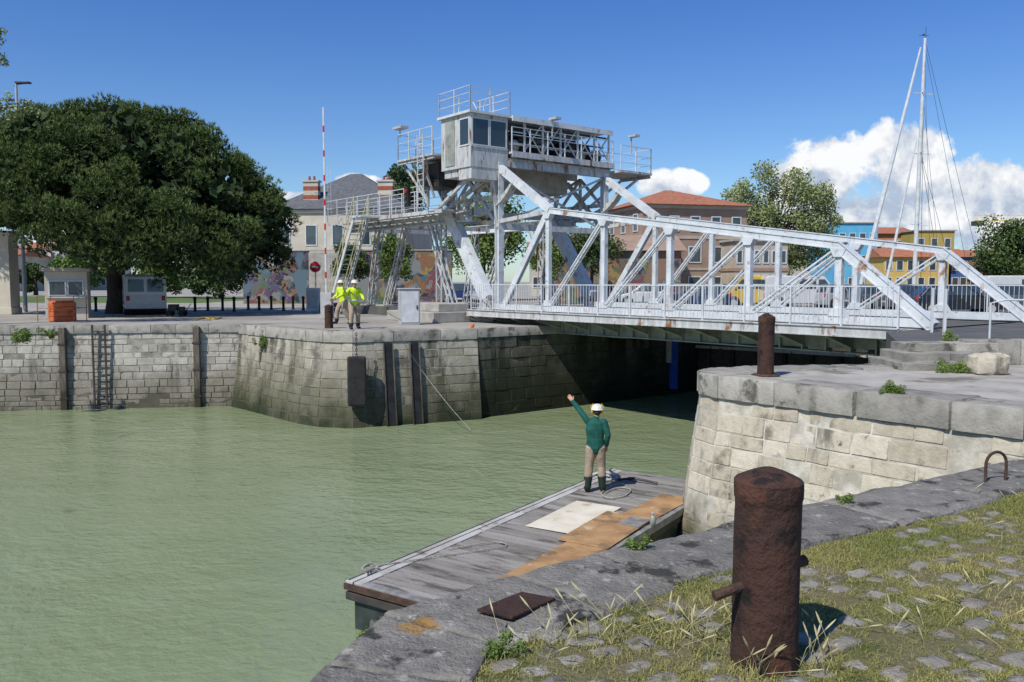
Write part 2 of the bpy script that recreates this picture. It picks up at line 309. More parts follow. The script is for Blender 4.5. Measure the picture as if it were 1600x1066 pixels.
def masonry(parent,path,side,z0,z1,batter,ch,bl,m,mm,amp=.02,gap=.010,nx=4,nz=3,dep=.020,wob=.014):
    at,S=pathinfo(path,side); mb=MB(); bk=MB()
    def P(s,z,off): 
        z=min(z,z1); p=at(s,batter*(z1-z)/(z1-z0)+off); return (p.x,p.y,z)
    for i in range(len(S)-1):
        bk.add([P(S[i]+1e-5,z0,-dep+.006),P(S[i+1]-1e-5,z0,-dep+.006),P(S[i+1]-1e-5,z1,-dep+.006),P(S[i]+1e-5,z1,-dep+.006)],[(0,1,2,3)])
    z=z1
    while z>z0+.05:
        h=random.uniform(*ch); zb=max(z0,z-h)
        for i in range(len(S)-1):
            s=S[i]; e=S[i+1]
            while s<e-.02:
                l=random.uniform(*bl)*random.choice((.7,1,1,1.3))
                if e-(s+l)<bl[0]*.6: l=e-s
                a,b=s+gap*random.uniform(.4,1.5),s+l-gap*random.uniform(.4,1.3); pr=random.uniform(-.010,.010); tn=random.random()
                if random.random()<.05: pr-=.02; tn=1.25
                vs=[];fs=[]; gz=gap*random.uniform(.4,1.3)
                for j in range(nz+1):
                    for k in range(nx+1):
                        u=k/nx; w=j/nz; edge=(j in(0,nz)) or (k in(0,nx))
                        ss=a+(b-a)*u; zz=zb+gz+(z-zb-2*gz)*w
                        if not edge:
                            if k==1: ss=a+.010
                            if k==nx-1: ss=b-.010
                            if j==1: zz=zb+gz+.009
                            if j==nz-1: zz=z-gz-.009
                        ss+=noise.noise(Vector((ss*2.5,zz*2.5,i+5)))*wob; zz+=noise.noise(Vector((ss*1.6,zz*1.6,i)))*wob if z<z1-.01 or j<nz else 0
                        off=-dep-.004 if edge else pr+noise.noise(Vector((ss*2.7,zz*2.7,i)))*amp+noise.noise(Vector((ss*9,zz*9,i)))*amp*.5
                        vs.append(P(min(max(ss,S[i]+1e-5),S[i+1]-1e-5),zz,off))
                for j in range(nz):
                    for k in range(nx): q=j*(nx+1)+k; fs.append((q,q+1,q+nx+2,q+nx+1))
                mb.add(vs,fs,0,tn); s+=l
        z=zb
    mb.build('masonry',m,parent,smooth=True,ang=28); bk.build('mortar_bed',mm,parent)
    return at,S
def stone(mb,q,z0,z1,nx,ny,amp,gap,tone,rnd=.02):
    q=[Vector(p) for p in q]; c=sum(q,Vector((0,0)))/4
    q=[p+(c-p).normalized()*gap for p in q]; vs=[];fs=[]; ph=random.random()*50
    for j in range(ny+1):
        for i in range(nx+1):
            u=i/nx; w=j/ny
            if i==1: u=rnd/max(.1,(q[1]-q[0]).length)
            if i==nx-1: u=1-rnd/max(.1,(q[1]-q[0]).length)
            if j==1: w=rnd/max(.1,(q[3]-q[0]).length)
            if j==ny-1: w=1-rnd/max(.1,(q[3]-q[0]).length)
            p=q[0].lerp(q[1],u).lerp(q[3].lerp(q[2],u),w)
            e=(i in(0,nx)) or (j in(0,ny)); p=p+Vector((noise.noise(Vector((p.x*4,p.y*4,ph))),noise.noise(Vector((p.x*4,p.y*4,ph+9)))))*(amp*1.4 if e else 0)
            vs.append((p.x,p.y,z1+noise.noise(Vector((p.x*3,p.y*3,ph)))*amp+noise.noise(Vector((p.x*12,p.y*12,ph)))*amp*.5-(rnd*.9 if e else 0)))
    for j in range(ny):
        for i in range(nx): k=j*(nx+1)+i; fs.append((k,k+1,k+nx+2,k+nx+1))
    b=[i for i in range(nx+1)]+[(j)*(nx+1)+nx for j in range(1,ny+1)]+[ny*(nx+1)+i for i in range(nx-1,-1,-1)]+[j*(nx+1) for j in range(ny-1,0,-1)]
    L=len(vs); vs+=[(vs[k][0],vs[k][1],z0) for k in b]; n=len(b)
    for t in range(n): fs.append((b[t],L+t,L+(t+1)%n,b[(t+1)%n]))
    mb.add(vs,fs,0,tone)
def coping(parent,path,side,z0,z1,width,bl,m,over=.03,amp=.012,nx=8,ny=6,separate=False,gap=.006,rnd=.014):
    at,S=pathinfo(path,side); mb=MB()
    for i in range(len(S)-1):
        s=S[i]; e=S[i+1]
        while s<e-.02:
            l=random.uniform(*bl)
            if e-(s+l)<bl[0]*.6: l=e-s
            a=max(s,S[i]+1e-5); b=min(s+l,S[i+1]-1e-5)
            if separate: mb=MB()
            wv=width*random.uniform(.93,1.07)
            stone(mb,[at(a,over),at(b,over),at(b,-wv),at(a,-wv)],z0,z1+random.uniform(-.006,.010),nx,ny,amp,gap,random.random(),rnd=rnd)
            if separate: mb.build('coping_stone',m,parent,smooth=True,ang=60)
            s+=l
    if not separate: mb.build('coping',m,parent,smooth=True,ang=60)
farL=[(-30,28.75),(-10.4,31.7)]
t=thing('quay_wall','long pale stone quay wall of squared blocks on the far left of the water','wall')
masonry(t,farL,1,-.3,Q-.28,.12,(.18,.32),(.28,.8),'limeleft','mortar',amp=.02)
coping(t,farL,1,Q-.28,Q+.02,.55,(.9,1.5),'cope2',over=.05)
bas=[(-10.4,31.7),(-9.9,31.2),(-6.9,27.9),(-6.2,27.35),(-5.2,27.1),(-1.2,28.9)]
t=thing('quay_wall','projecting stone quay corner with algae below, under the worker in yellow','wall')
masonry(t,bas,1,-.3,Q-.34,.45,(.26,.42),(.4,1.05),'bast','mortar',amp=.018)
coping(t,bas,1,Q-.34,Q+.02,.7,(1.2,2.0),'cope2',over=.05,gap=.012)
chn=[(-1.2,28.9),(8.2,36.3)]
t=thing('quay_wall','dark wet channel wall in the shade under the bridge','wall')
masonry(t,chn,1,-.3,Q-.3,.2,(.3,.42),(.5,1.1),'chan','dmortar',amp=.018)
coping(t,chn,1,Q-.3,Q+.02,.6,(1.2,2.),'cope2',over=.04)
t=thing('lock_gate','dark steel lock gate with pale top beam closing the channel beyond the bridge','gate')
A=Vector((8.2,36.2));B=Vector((18.3,27.3)); mb=MB(); mb.bar((*A,1.0),(*B,1.0),.3,4.2,side=(B-A).orthogonal().to_3d()); mb.build('gate_leaf','darksteel',t)
for z in (1.95,2.6):
    mb=MB(); mb.bar((A.x-.2,A.y-.25,z),(B.x-.2,B.y-.25,z),.2,.12); mb.build('beam','rustwhite',t)
for k in range(12):
    mb=MB(); p=A.lerp(B,(k+.5)/12); mb.bar((p.x-.2,p.y-.22,-.2),(p.x-.2,p.y-.22,1.85),.1); mb.build('rib','darksteel',t)
nose=[(9.0,20.0),(7.4,16.3),(4.6,15.9),(3.8,15.6),(3.45,15.2),(3.4,14.8),(3.6,14.3),(7.55,9.24)]
t=thing('quay_wall','pale limestone block wall of the right abutment with rounded battered corner','wall')
random.seed(31)
masonry(t,nose,1,-.3,Q-.36,.42,(.24,.33),(.36,.70),'lime','mortarl',amp=.010,nx=6,nz=5,gap=.012,dep=.014,wob=.012)
coping(t,nose,1,Q-.36,Q+.03,.75,(.8,1.5),'cope2',over=.06,amp=.022,nx=14,ny=8,gap=.016,rnd=.022)
sheet('quay_paving',[(3.9,14.6),(7.9,9.5),(30,9.5),(30,16.4),(7.3,16.2),(4.4,15.6)],Q+.005,'paveA')
mb=MB(); mb.prism([(7.75,16.75),(60,16.75),(60,30),(18.3,27.35),(9.05,20.1)],Q-.2,3.55); struct(mb.build('approach_road','asphalt'))
t=thing('retaining_wall','low grey stone retaining wall beside the steps at the right bridge end','wall')
x=8.95
while x<22:
    mb=MB(); l=random.uniform(.8,1.4); stone(mb,[(x,16.35),(x+l,16.35),(x+l,16.8),(x,16.8)],Q,3.60+random.uniform(-.02,.02),6,4,.015,.01,random.random()); x+=l
    mb.build('stone_block','cope2',t,smooth=True,ang=60)
t=thing('stone_steps','three worn stone steps up to the bridge end on the right','steps')
for k,(y0,z1) in enumerate(((15.25,Q+.15),(15.7,Q+.3),(16.15,Q+.45))):
    mb=MB(); x=7.2+k*.22
    for l in (.9,.95): stone(mb,[(x,y0),(x+l,y0),(x+l,16.75),(x,16.75)],Q,z1,8,4,.012,.008,random.random(),rnd=.012); x+=l
    mb.build('step','cope2',t,smooth=True,ang=40)
# ---------------------------------------------------------------- foreground quay
fg=[(-1.5,0),(-.75,3.4),(-.6,3.94),(.52,4.82),(2.29,5.96),(4.52,7.35),(7.55,9.24)]
t=thing('quay_wall','weathered grey granite quay edge in the foreground with lichen','wall')
masonry(t,fg,-1,-.3,Q-.4,.1,(.32,.4),(.6,.9),'bast','mortar')
random.seed(21)
coping(t,fg,-1,Q-.4,Q+.045,.60,(.75,1.35),'cope',over=.04,amp=.018,nx=28,ny=18,separate=True,gap=.008)
at_fg,S_fg=pathinfo(fg,-1)
gx=np.arange(-1.2,9.0,.07); gy=np.arange(2.6,9.2,.07)
def inside(x,y):
    d=1e9
    for i in range(1,len(fg)-1):
        a=Vector(fg[i]);b=Vector(fg[i+1]); n=Vector(((b-a).y,-(b-a).x)).normalized(); v=(Vector((x,y))-a).dot(n)
        u=(Vector((x,y))-a).dot((b-a).normalized())
        if 0-.3<=u<=(b-a).length+.3: d=min(d,v)
    return d if d<1e8 else -1
def soilz(x,y): return Q+.018+.018*noise.noise(Vector((x*2.2,y*2.2,3)))+.009*noise.noise(Vector((x*8,y*8,1)))+.005*noise.noise(Vector((x*22,y*22,1)))
mb=MB(); idx={}
for j,y in enumerate(gy):
    for i,x in enumerate(gx):
        if inside(x,y)>.45: idx[(j,i)]=len(mb.v); mb.v.append((x,y,soilz(x,y))); mb.t.append(.5)
for (j,i) in list(idx):
    k=[(j,i),(j,i+1),(j+1,i+1),(j+1,i)]
    if all(q in idx for q in k): mb.f.append(tuple(idx[q] for q in k)); mb.m.append(0)
struct(mb.build('soil','moss',smooth=True,ang=90))
random.seed(5); mb=MB(); cob=[]
ca_,sa_=math.cos(.52),math.sin(.52); vv=-6
while vv<9:
    uu=-3+random.uniform(0,.15)
    rowh=random.uniform(.095,.13)
    while uu<13:
        w=random.uniform(.10,.20); lu=uu+w/2; xx=lu*ca_-vv*sa_+random.uniform(-.02,.02); yy=lu*sa_+vv*ca_+random.uniform(-.02,.02)
        if -1<xx<8.6 and 2.8<yy<8.8 and inside(xx,yy)>.64:
            g=noise.noise(Vector((xx*.9,yy*.9,7)))
            if g<.26-.16*max(0,yy-4.6) and random.random()<.90 and not ((xx-1.05)**2+(yy-3.52)**2<.05): cob.append((xx,yy,w,rowh))
        uu+=w+random.uniform(.02,.06)
    vv+=rowh+random.uniform(.025,.05)
for (x,y,w,rh) in cob:
    n=12; vs=[];fs=[]; hx=w/2; hy=rh/2; tn=random.random(); zt=soilz(x,y)+random.uniform(-.006,.007); rz=random.uniform(-.2,.2)+.52
    rr=[1+random.uniform(-.13,.13) for _ in range(n)]; tx,ty=random.uniform(-.06,.06),random.uniform(-.06,.06)
    for (sc_,dz) in ((1.0,-.03),(.98,-.007),(.91,.000),(.5,.003)):
        for k in range(n):
            a=2*PI*k/n+.26; ca,sa=math.cos(a),math.sin(a); p=(abs(ca)**5+abs(sa)**5)**-.2
            lx=ca*p*hx*sc_*rr[k]; ly=sa*p*hy*sc_*rr[k]
            vs.append((x+lx*math.cos(rz)-ly*math.sin(rz),y+lx*math.sin(rz)+ly*math.cos(rz),zt+dz+lx*tx+ly*ty+random.uniform(-.002,.002)))
    for j in range(3):
        for k in range(n): fs.append((j*n+k,j*n+(k+1)%n,(j+1)*n+(k+1)%n,(j+1)*n+k))
    fs.append(tuple(range(3*n,4*n))); mb.add(vs,fs,0,tn)
tag(mb.build('cobblestones','cobble',smooth=True,ang=60),'worn grey cobblestones set in grass on the foreground quay','cobbles',kind='stuff')
def blades(pts,h,w,lean,tone):
    n=len(pts); a=rng.uniform(0,2*PI,n); d=np.stack([np.cos(a),np.sin(a),np.zeros(n)],1); b=rng.uniform(0,2*PI,n)
    s=np.stack([np.cos(b),np.sin(b),np.zeros(n)],1); H=h[:,None]; up=np.array([0,0,1.])
    le=(rng.uniform(.1,1,n)*lean)[:,None]
    p0=pts-s*w; p1=pts+s*w; m=pts+up*H*.6+d*H*le*.35; p2=m+s*w*.7; p3=m-s*w*.7; tip=pts+up*H*(1-.3*le)+d*H*le
    V=np.stack([p0,p1,p2,p3, p3,p2,tip+s*.0005,tip-s*.0005],1).reshape(-1,3)
    return V,np.repeat(tone,2)
def scatter(n,fn):
    P=[]
    while len(P)<n:
        x=random.uniform(-.8,8.2); y=random.uniform(2.9,8.8)
        if y<.35*abs(x)+2.6 or abs(x)>y*.66+.2: continue
        if inside(x,y)>.50 and random.random()<fn(x,y): P.append((x,y,soilz(x,y)-.004))
    return np.array(P)
cg={}
for c_ in cob: cg.setdefault((int(c_[0]/.3),int(c_[1]/.3)),[]).append(c_)
def dens(x,y):
    g=noise.noise(Vector((x*.9,y*.9,7))); f=.55+max(0,g)*1.4+max(0,y-4.4)*.25
    patch=max(0,noise.noise(Vector((x*2.6,y*2.6,2)))+.30)
    for i in (-1,0,1):
        for j in (-1,0,1):
            for (cx,cy,w,rh) in cg.get((int(x/.3)+i,int(y/.3)+j),[]):
                dx,dy=x-cx,y-cy; lu=dx*ca_+dy*sa_; lv=-dx*sa_+dy*ca_
                if abs(lu)<w*.42 and abs(lv)<rh*.42: return .03+(.25 if patch>.55 else 0)
    return min(1,f*(.25+1.5*patch))
P=scatter(72000,dens); n=len(P); hh=rng.uniform(.008,.030,n)*(1+.9*(rng.random(n)>.95))
ptone=np.array([noise.noise(Vector((p[0]*1.3,p[1]*1.3,11))) for p in P])
V,T=blades(P,hh,.0021,1.3,np.clip(rng.normal(.50,.22,n)+ptone*1.1,0,1)); g=mesh_np('grass',V,4,T,'grass'); tag(g,'short yellow green grass between the foreground cobbles','grass',kind='stuff')
def stalks(name,label,centers,cnt,hr,m='straw'):
    mb=MB()
    for (cx,cy,sp) in centers:
        for _ in range(cnt):
            x=cx+random.gauss(0,sp); y=cy+random.gauss(0,sp*.6); h=random.uniform(*hr); dx=random.gauss(0,.07); dy=random.gauss(0,.05)
            p=[(x,y,Q),(x+dx*.3,y+dy*.3,Q+h*.5),(x+dx,y+dy,Q+h*.9)]; mb.tube(p,[.0014,.0011,.0009],4,tone=random.random())
            q=Vector(p[2]); d=(q-Vector(p[1])).normalized()
            mb.tube([q,q+d*.02,q+d*.045,q+d*.065],[.0016,.0045,.004,.001],5,tone=random.random()*.5)
            for k in range(3):
                a=random.random()*6; mb.add([(x,y,Q),(x+.006,y,Q),(x+.07*math.cos(a),y+.07*math.sin(a),Q+h*.5)],[(0,1,2)],1,random.random())
    return tag(mb.build(name,[m,'grass']),label,'grass',kind='stuff')
stalks('tall_grass','tall dry grass stalks with seed heads beside the foreground quay edge',[(.55,3.72,.14),(.8,3.7,.12),(.2,3.6,.12)],16,(.06,.22))
stalks('tall_grass','dry grass stalks at the foot of the big rusty bollard',[(1.0,3.33,.06),(1.25,3.4,.06)],12,(.08,.2))
stalks('tall_grass','thin grass stalks growing further right on the cobbles',[(1.8,3.8,.3),(2.2,4.1,.3),(3.2,5.2,.4),(4.2,6.2,.4)],12,(.04,.11))
def leafcloud(name,m,parent,centers,radii,n,size,tone_c=None,flat=1.0,aspect=.55):
    centers=np.asarray(centers,float); k=len(centers); rad=np.asarray(radii,float) if np.ndim(radii) else np.full(k,radii)
    pr=rad**2/np.sum(rad**2); i=rng.choice(k,n,p=pr); d=rng.normal(size=(n,3)); d/=np.linalg.norm(d,axis=1)[:,None]; rr=rng.random(n)**.45
    off=d*rr[:,None]*rad[i][:,None]; off[:,2]*=flat; c=centers[i]+off
    a=rng.normal(size=(n,3)); a/=np.linalg.norm(a,axis=1)[:,None]; b=np.cross(a,rng.normal(size=(n,3))); b/=np.linalg.norm(b,axis=1)[:,None]
    s=(size*rng.uniform(.6,1.3,n))[:,None]
    V=np.stack([c-a*s,c+b*s*aspect,c+a*s,c-b*s*aspect],1).reshape(-1,3)
    tc=(rng.random(k) if tone_c is None else tone_c)[i]
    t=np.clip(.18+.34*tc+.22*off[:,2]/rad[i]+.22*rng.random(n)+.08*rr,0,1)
    return mesh_np(name,V,4,t,m,parent)
def weed(name,label,p,r,n,size,m='leaf',cat='plant',h=1.0):
    t=thing(name,label,cat,p); k=11
    cs=[(random.gauss(0,r*.5),random.gauss(0,r*.4),abs(random.gauss(r*.5,r*.3))*h) for _ in range(k)]
    leafcloud('foliage',m,t,cs,[r*random.uniform(.25,.5) for _ in range(k)],n,size,aspect=.3)
    mb=MB()
    for c in cs: mb.tube([(0,0,-.02),(c[0]*.4,c[1]*.4,c[2]*.5),c],[.006,.004,.002],4)
    mb.build('stem','leafo',t); return t
weed('weed','small green weed on the foreground quay edge beside the pontoon corner',tuple(at_fg(S_fg[3]+.25,-.02).to_3d()+Vector((0,0,Q+.03))),.07,600,.014)
weed('weed','small weed at the far left tip of the foreground quay edge',tuple(at_fg(S_fg[2]-.2,.02).to_3d()+Vector((0,0,Q-.03))),.05,400,.012)
weed('weed','low weed growing behind the big rusty bollard along the quay edge',tuple(at_fg(S_fg[4]+.1,-.08).to_3d()+Vector((0,0,Q+.04))),.07,400,.014)
weed('weed','green weed patch growing on coping in front of the big bollard on the left',(-.06,3.52,Q+.03),.07,700,.011)
weed('shrub','leafy green shrub growing on the pale wall coping on the right',(*G(1395,618).xy,Q-.0),.17,1600,.02,h=.7)
weed('shrub','green weeds growing beside the stone steps on the right',(*G(1490,582).xy,Q),.28,1800,.025,h=.5)
weed('shrub','tuft of weeds on the upper step by the bridge end',(8.75,16.7,3.55),.16,900,.022)
weed('shrub','green plant on the coping at the far left of the quay wall',(*G(35,515).xy,Q-.45),.4,1500,.045)
weed('shrub','small plant on the quay wall just right of the left timber fender',(*G(78,514).xy,Q-.3),.22,700,.04)
weed('shrub','weed sprouting from the coping of the projecting quay corner',(-9.0,30.05,Q-.7),.3,800,.04)
mb=MB(); mb.sph((0,0,0),(1,1,1),18,13)
def cubify(v):
    v=Vector(v); mxn=max(abs(v.x),abs(v.y),abs(v.z)); w=v/(mxn**.75); return Vector((w.x*.31,w.y*.24,w.z*.19+.18))*(1+.12*noise.noise(v*2.2)+.05*noise.noise(v*7))
mb.v=[tuple(cubify(v)) for v in mb.v]
o=mb.build('boulder','lime',smooth=True,ang=24); p=G(1543,585); o.location=(p.x,p.y,Q); tag(o,'pale squared loose stone block lying beside the steps on the right','stone')
mb=MB(); pl=[G(745,945,Q+.09),G(815,918,Q+.09),G(868,928,Q+.09),G(800,958,Q+.09)]
mb.hexa([(p.x,p.y,Q+.055) for p in pl]+[(p.x,p.y,Q+.07) for p in pl]); tag(mb.build('iron_plate','rust',bevel=.004),'flat dark iron plate lying on the foreground quay edge','plate')
p=G(1555,762); t=thing('mooring_hoop','brown rusted iron hoop standing on the quay edge at the right','mooring ring',(p.x,p.y,Q+.03),.3)
mb=MB(); mb.tube([(-.10,0,-.05),(-.105,0,.12)]+[(-.105*math.cos(a),0,.16+.10*math.sin(a)) for a in np.linspace(.2,PI-.2,9)]+[(.105,0,.12),(.10,0,-.05)],.012,8); mb.build('hoop','rust2',t,smooth=True)
for a_,b_ in ((-.17,-.05),(.05,.14)): mb=MB(); mb.bx(a_,b_,-.04,.04,-.02,.018); mb.build('anchor_plate','rust2',t,bevel=.003)
def bollard(label,p,s=1,crossbar=True,rz=0,sz=1):
    t=thing('mooring_bollard',label,'bollard',p,rz)
    mb=MB(); prof=[(.150,-.05),(.150,.0),(.146,.03),(.143,.10)]+[(.141,.10+.085*i) for i in range(1,7)]+[(.141,.66),(.142,.69),(.146,.70),(.147,.735),(.146,.765),(.140,.772),(.11,.786),(.07,.803),(.03,.816),(.01,.819)]
    mb.lathe(prof,36,jit=.018); mb.build('post','rust',t,smooth=True,ang=32)
    if crossbar:
        mb=MB(); mb.tube([(-.25,-.10,.325),(-.18,-.08,.34),(0,0,.37),(.15,.07,.40),(.2,.09,.41)],[.022,.020,.018,.020,.024],10); mb.build('crossbar','rust2',t,smooth=True)
    t.scale=(s,s,s*sz); return t
pb=G(1194,1040); bollard('big rusted iron bollard with a crossbar standing in the foreground grass',(pb.x,pb.y,Q),.98,sz=1.08)
p=G(1196,589); bollard('slim rusty iron bollard on the pale quay of the right abutment',(p.x,p.y,Q),.98,False,sz=1.38)
mb=MB(); mb.lathe([(.24,0),(.25,.02),(.2,.035)],16); o=mb.build('iron_collar','rust2'); o.location=(p.x,p.y,Q+.02); tag(o,'flat rusty collar around the foot of the slim bollard','collar')
p=G(514,513); bollard('dark iron bollard on the far quay corner left of the worker in yellow',(p.x,p.y,Q),1.03,False)
# ---------------------------------------------------------------- pontoon
DZ=.66
Ap=G(540,908,DZ); Bp=G(955,733,DZ); ux=(Bp-Ap).normalized(); L=(Bp-Ap).length; W=2.5
nx_=Vector((ux.y,-ux.x,0))
t=thing('pontoon','floating work pontoon of grey weathered planks moored by the near quay','pontoon',(Ap.x,Ap.y,0),math.atan2(ux.y,ux.x)-PI/2)
mb=MB(); y=.14
while y<L-.12:
    w=random.uniform(.125,.155); mb.bx(.30,W-.1,y,y+w-.022,DZ-.04,DZ+random.uniform(-.006,.007),0,random.random()**.8); y+=w
mb.build('deck','wood',t)
mb=MB(); mb.bx(.28,W-.1,.1,L-.1,DZ-.1,DZ-.045); mb.build('plank_gap_shade','black',t)  # black sheet below the planks, stands in for shade in the gaps
mb=MB(); mb.bx(0,.13,0,L,DZ-.12,DZ+.012); mb.build('edge_board','woodp',t,bevel=.006)
mb=MB(); mb.bx(.145,.285,.01,L-.01,DZ-.12,DZ+.006); mb.build('edge_board','woodp',t,bevel=.006)
mb=MB(); mb.bx(W-.09,W,0,L,DZ-.12,DZ+.01); mb.bx(.29,W-.095,0,.13,DZ-.12,DZ+.01); mb.bx(.29,W-.095,L-.11,L,DZ-.12,DZ+.01); mb.build('edge_frame','alu',t,bevel=.008)
mb=MB(); mb.bx(.03,.045,.02,L-.02,DZ+.013,DZ+.03); mb.build('kerb_rail','alu',t)
mb=MB(); mb.bx(.02,W-.02,-.03,L-.02,DZ-.24,DZ-.13); mb.build('fender_beam','darksteel',t,bevel=.01)
mb=MB(); mb.bx(.0,W-.0,-.04,.0,DZ-.10,DZ-.02); mb.build('front_strip','rust2',t)
mb=MB(); mb.bx(.1,W-.08,.05,L-.08,-.35,DZ-.25); mb.build('hull','hull',t,bevel=.03)
for (x,y) in ((.12,.35),(.12,L-.3)):
    mb=MB(); mb.tube([(x-.0,y-.09,DZ+.07),(x,y+.09,DZ+.07)],.016,8); mb.bar((x,y-.03,DZ),(x,y-.03,DZ+.07),.02); mb.bar((x,y+.03,DZ),(x,y+.03,DZ+.07),.02); mb.build('cleat','alu',t)
def flat(name,label,cat,a0,a1,p0,p1,z0,th,m,rot=0):
    mb=MB(); c=Ap+ux*((a0+a1)/2)+nx_*((p0+p1)/2); q=[]
    for a,p in ((a0,p0),(a0,p1),(a1,p1),(a1,p0)):
        v=ux*(a-(a0+a1)/2)+nx_*(p-(p0+p1)/2); v.rotate(Matrix.Rotation(rot,3,'Z')); q.append(c+v)
    mb.hexa([(p.x,p.y,z0) for p in q]+[(p.x,p.y,z0+th) for p in q]); return tag(mb.build(name,m,bevel=.003),label,cat)
z=DZ+.010
flat('plywood_sheet','large pale board lying on the pontoon deck','board',3.5,5.35,.70,1.60,z,.014,'plyw',.03)
flat('plywood_sheet','orange brown plywood sheet next to the pale board on the pontoon','board',3.1,5.0,1.52,2.40,z+.017,.012,'ply',.04)
flat('plywood_sheet','long stained plywood sheet along the near right side of the pontoon','board',.35,3.35,1.72,2.42,z,.012,'ply',.0)
flat('plywood_sheet','plywood piece at the far right of the pontoon','board',4.9,6.7,1.78,2.40,z+.0,.012,'ply',-.03)
flat('metal_tray','grey square tray lying on the pontoon by the quay wall','tray',4.35,4.85,2.0,2.38,z+.032,.012,'alu')
def rope(name,label,pts,r,m='rope',cat='rope'):
    mb=MB(); P=[Vector(p) for p in pts]; out=[]
    for i in range(len(P)-1):
        p0=P[max(i-1,0)];p1=P[i];p2=P[i+1];p3=P[min(i+2,len(P)-1)]
        for k in range(6):
            u=k/6; out.append(.5*((2*p1)+(p2-p0)*u+(2*p0-5*p1+4*p2-p3)*u*u+(3*p1-p0-3*p2+p3)*u**3))
    out.append(P[-1]); mb.tube(out,r,6); return tag(mb.build(name,m,smooth=True),label,cat)
def D_(px,py,dz=.03): return G(px,py,DZ+dz)
rope('rope','thin pale rope lying loose across the pontoon planks',[D_(575,885),D_(640,876),D_(690,868),D_(735,862),D_(790,853),D_(770,847),D_(700,858)],.009)
rope('rope','coiled rope by the boots of the worker on the pontoon',[D_(945,770),D_(965,762),D_(985,765),D_(975,775),D_(950,778),D_(940,770),D_(960,758),D_(975,756)],.013)
rope('rope','pale rope coil tied at the near left pontoon corner',[D_(568,885,.1),D_(580,880,.12),D_(590,886,.06),D_(575,892,.04),D_(566,888,.08),D_(578,882,.1)],.016)
rope('iron_bar','dark bent iron bar lying at the far end of the pontoon',[D_(965,750,.05),D_(990,748,.08),D_(1027,755,.05)],.025,'darksteel','bar')
rope('hose','grey hose heaped behind the worker on the pontoon',[D_(925,742,.04),D_(940,738,.1),D_(958,740,.16),D_(968,746,.08),D_(950,750,.05),D_(935,746,.1)],.03,'greyp','hose')
t=thing('can','small metal can standing on the pontoon near the quay wall','can',tuple(D_(1020,820,.05))); mb=MB(); mb.lathe([(.045,0),(.05,.01),(.05,.12),(.03,.15),(.02,.16),(.02,.19)],14); mb.build('can_body','alu',t,smooth=True); mb=MB(); mb.lathe([(.024,.185),(.024,.21)],10); mb.build('cap','greyp',t)
# ---------------------------------------------------------------- people
def limb(mb,pts,ref=(1,0,0),n=14):
    P=[Vector(p[0]) for p in pts]; N=len(P); vs=[];fs=[]
    for i in range(N):
        t=(P[min(i+1,N-1)]-P[max(i-1,0)]).normalized(); s=Vector(ref); s=s-t*s.dot(t)
        if s.length<.15: s=Vector((0,1,0)); s=s-t*s.dot(t)
        s.normalize(); u=t.cross(s)
        for k in range(n):
            a=2*PI*k/n; vs.append(P[i]+s*math.cos(a)*pts[i][1]+u*math.sin(a)*pts[i][2])
    for i in range(N-1):
        for k in range(n): fs.append((i*n+k,i*n+(k+1)%n,(i+1)*n+(k+1)%n,(i+1)*n+k))
    fs.append(tuple(range(n))[::-1]); fs.append(tuple(range((N-1)*n,N*n))); mb.add(vs,fs)
    for i in (0,N-1): mb.sph(P[i],min(pts[i][1],pts[i][2])*.98,10,6)
def rem(o,vx,sm=2):
    m=o.modifiers.new('remesh','REMESH'); m.mode='VOXEL'; m.voxel_size=vx; m.use_smooth_shade=True
    s=o.modifiers.new('smooth','SMOOTH'); s.factor=.5; s.iterations=sm
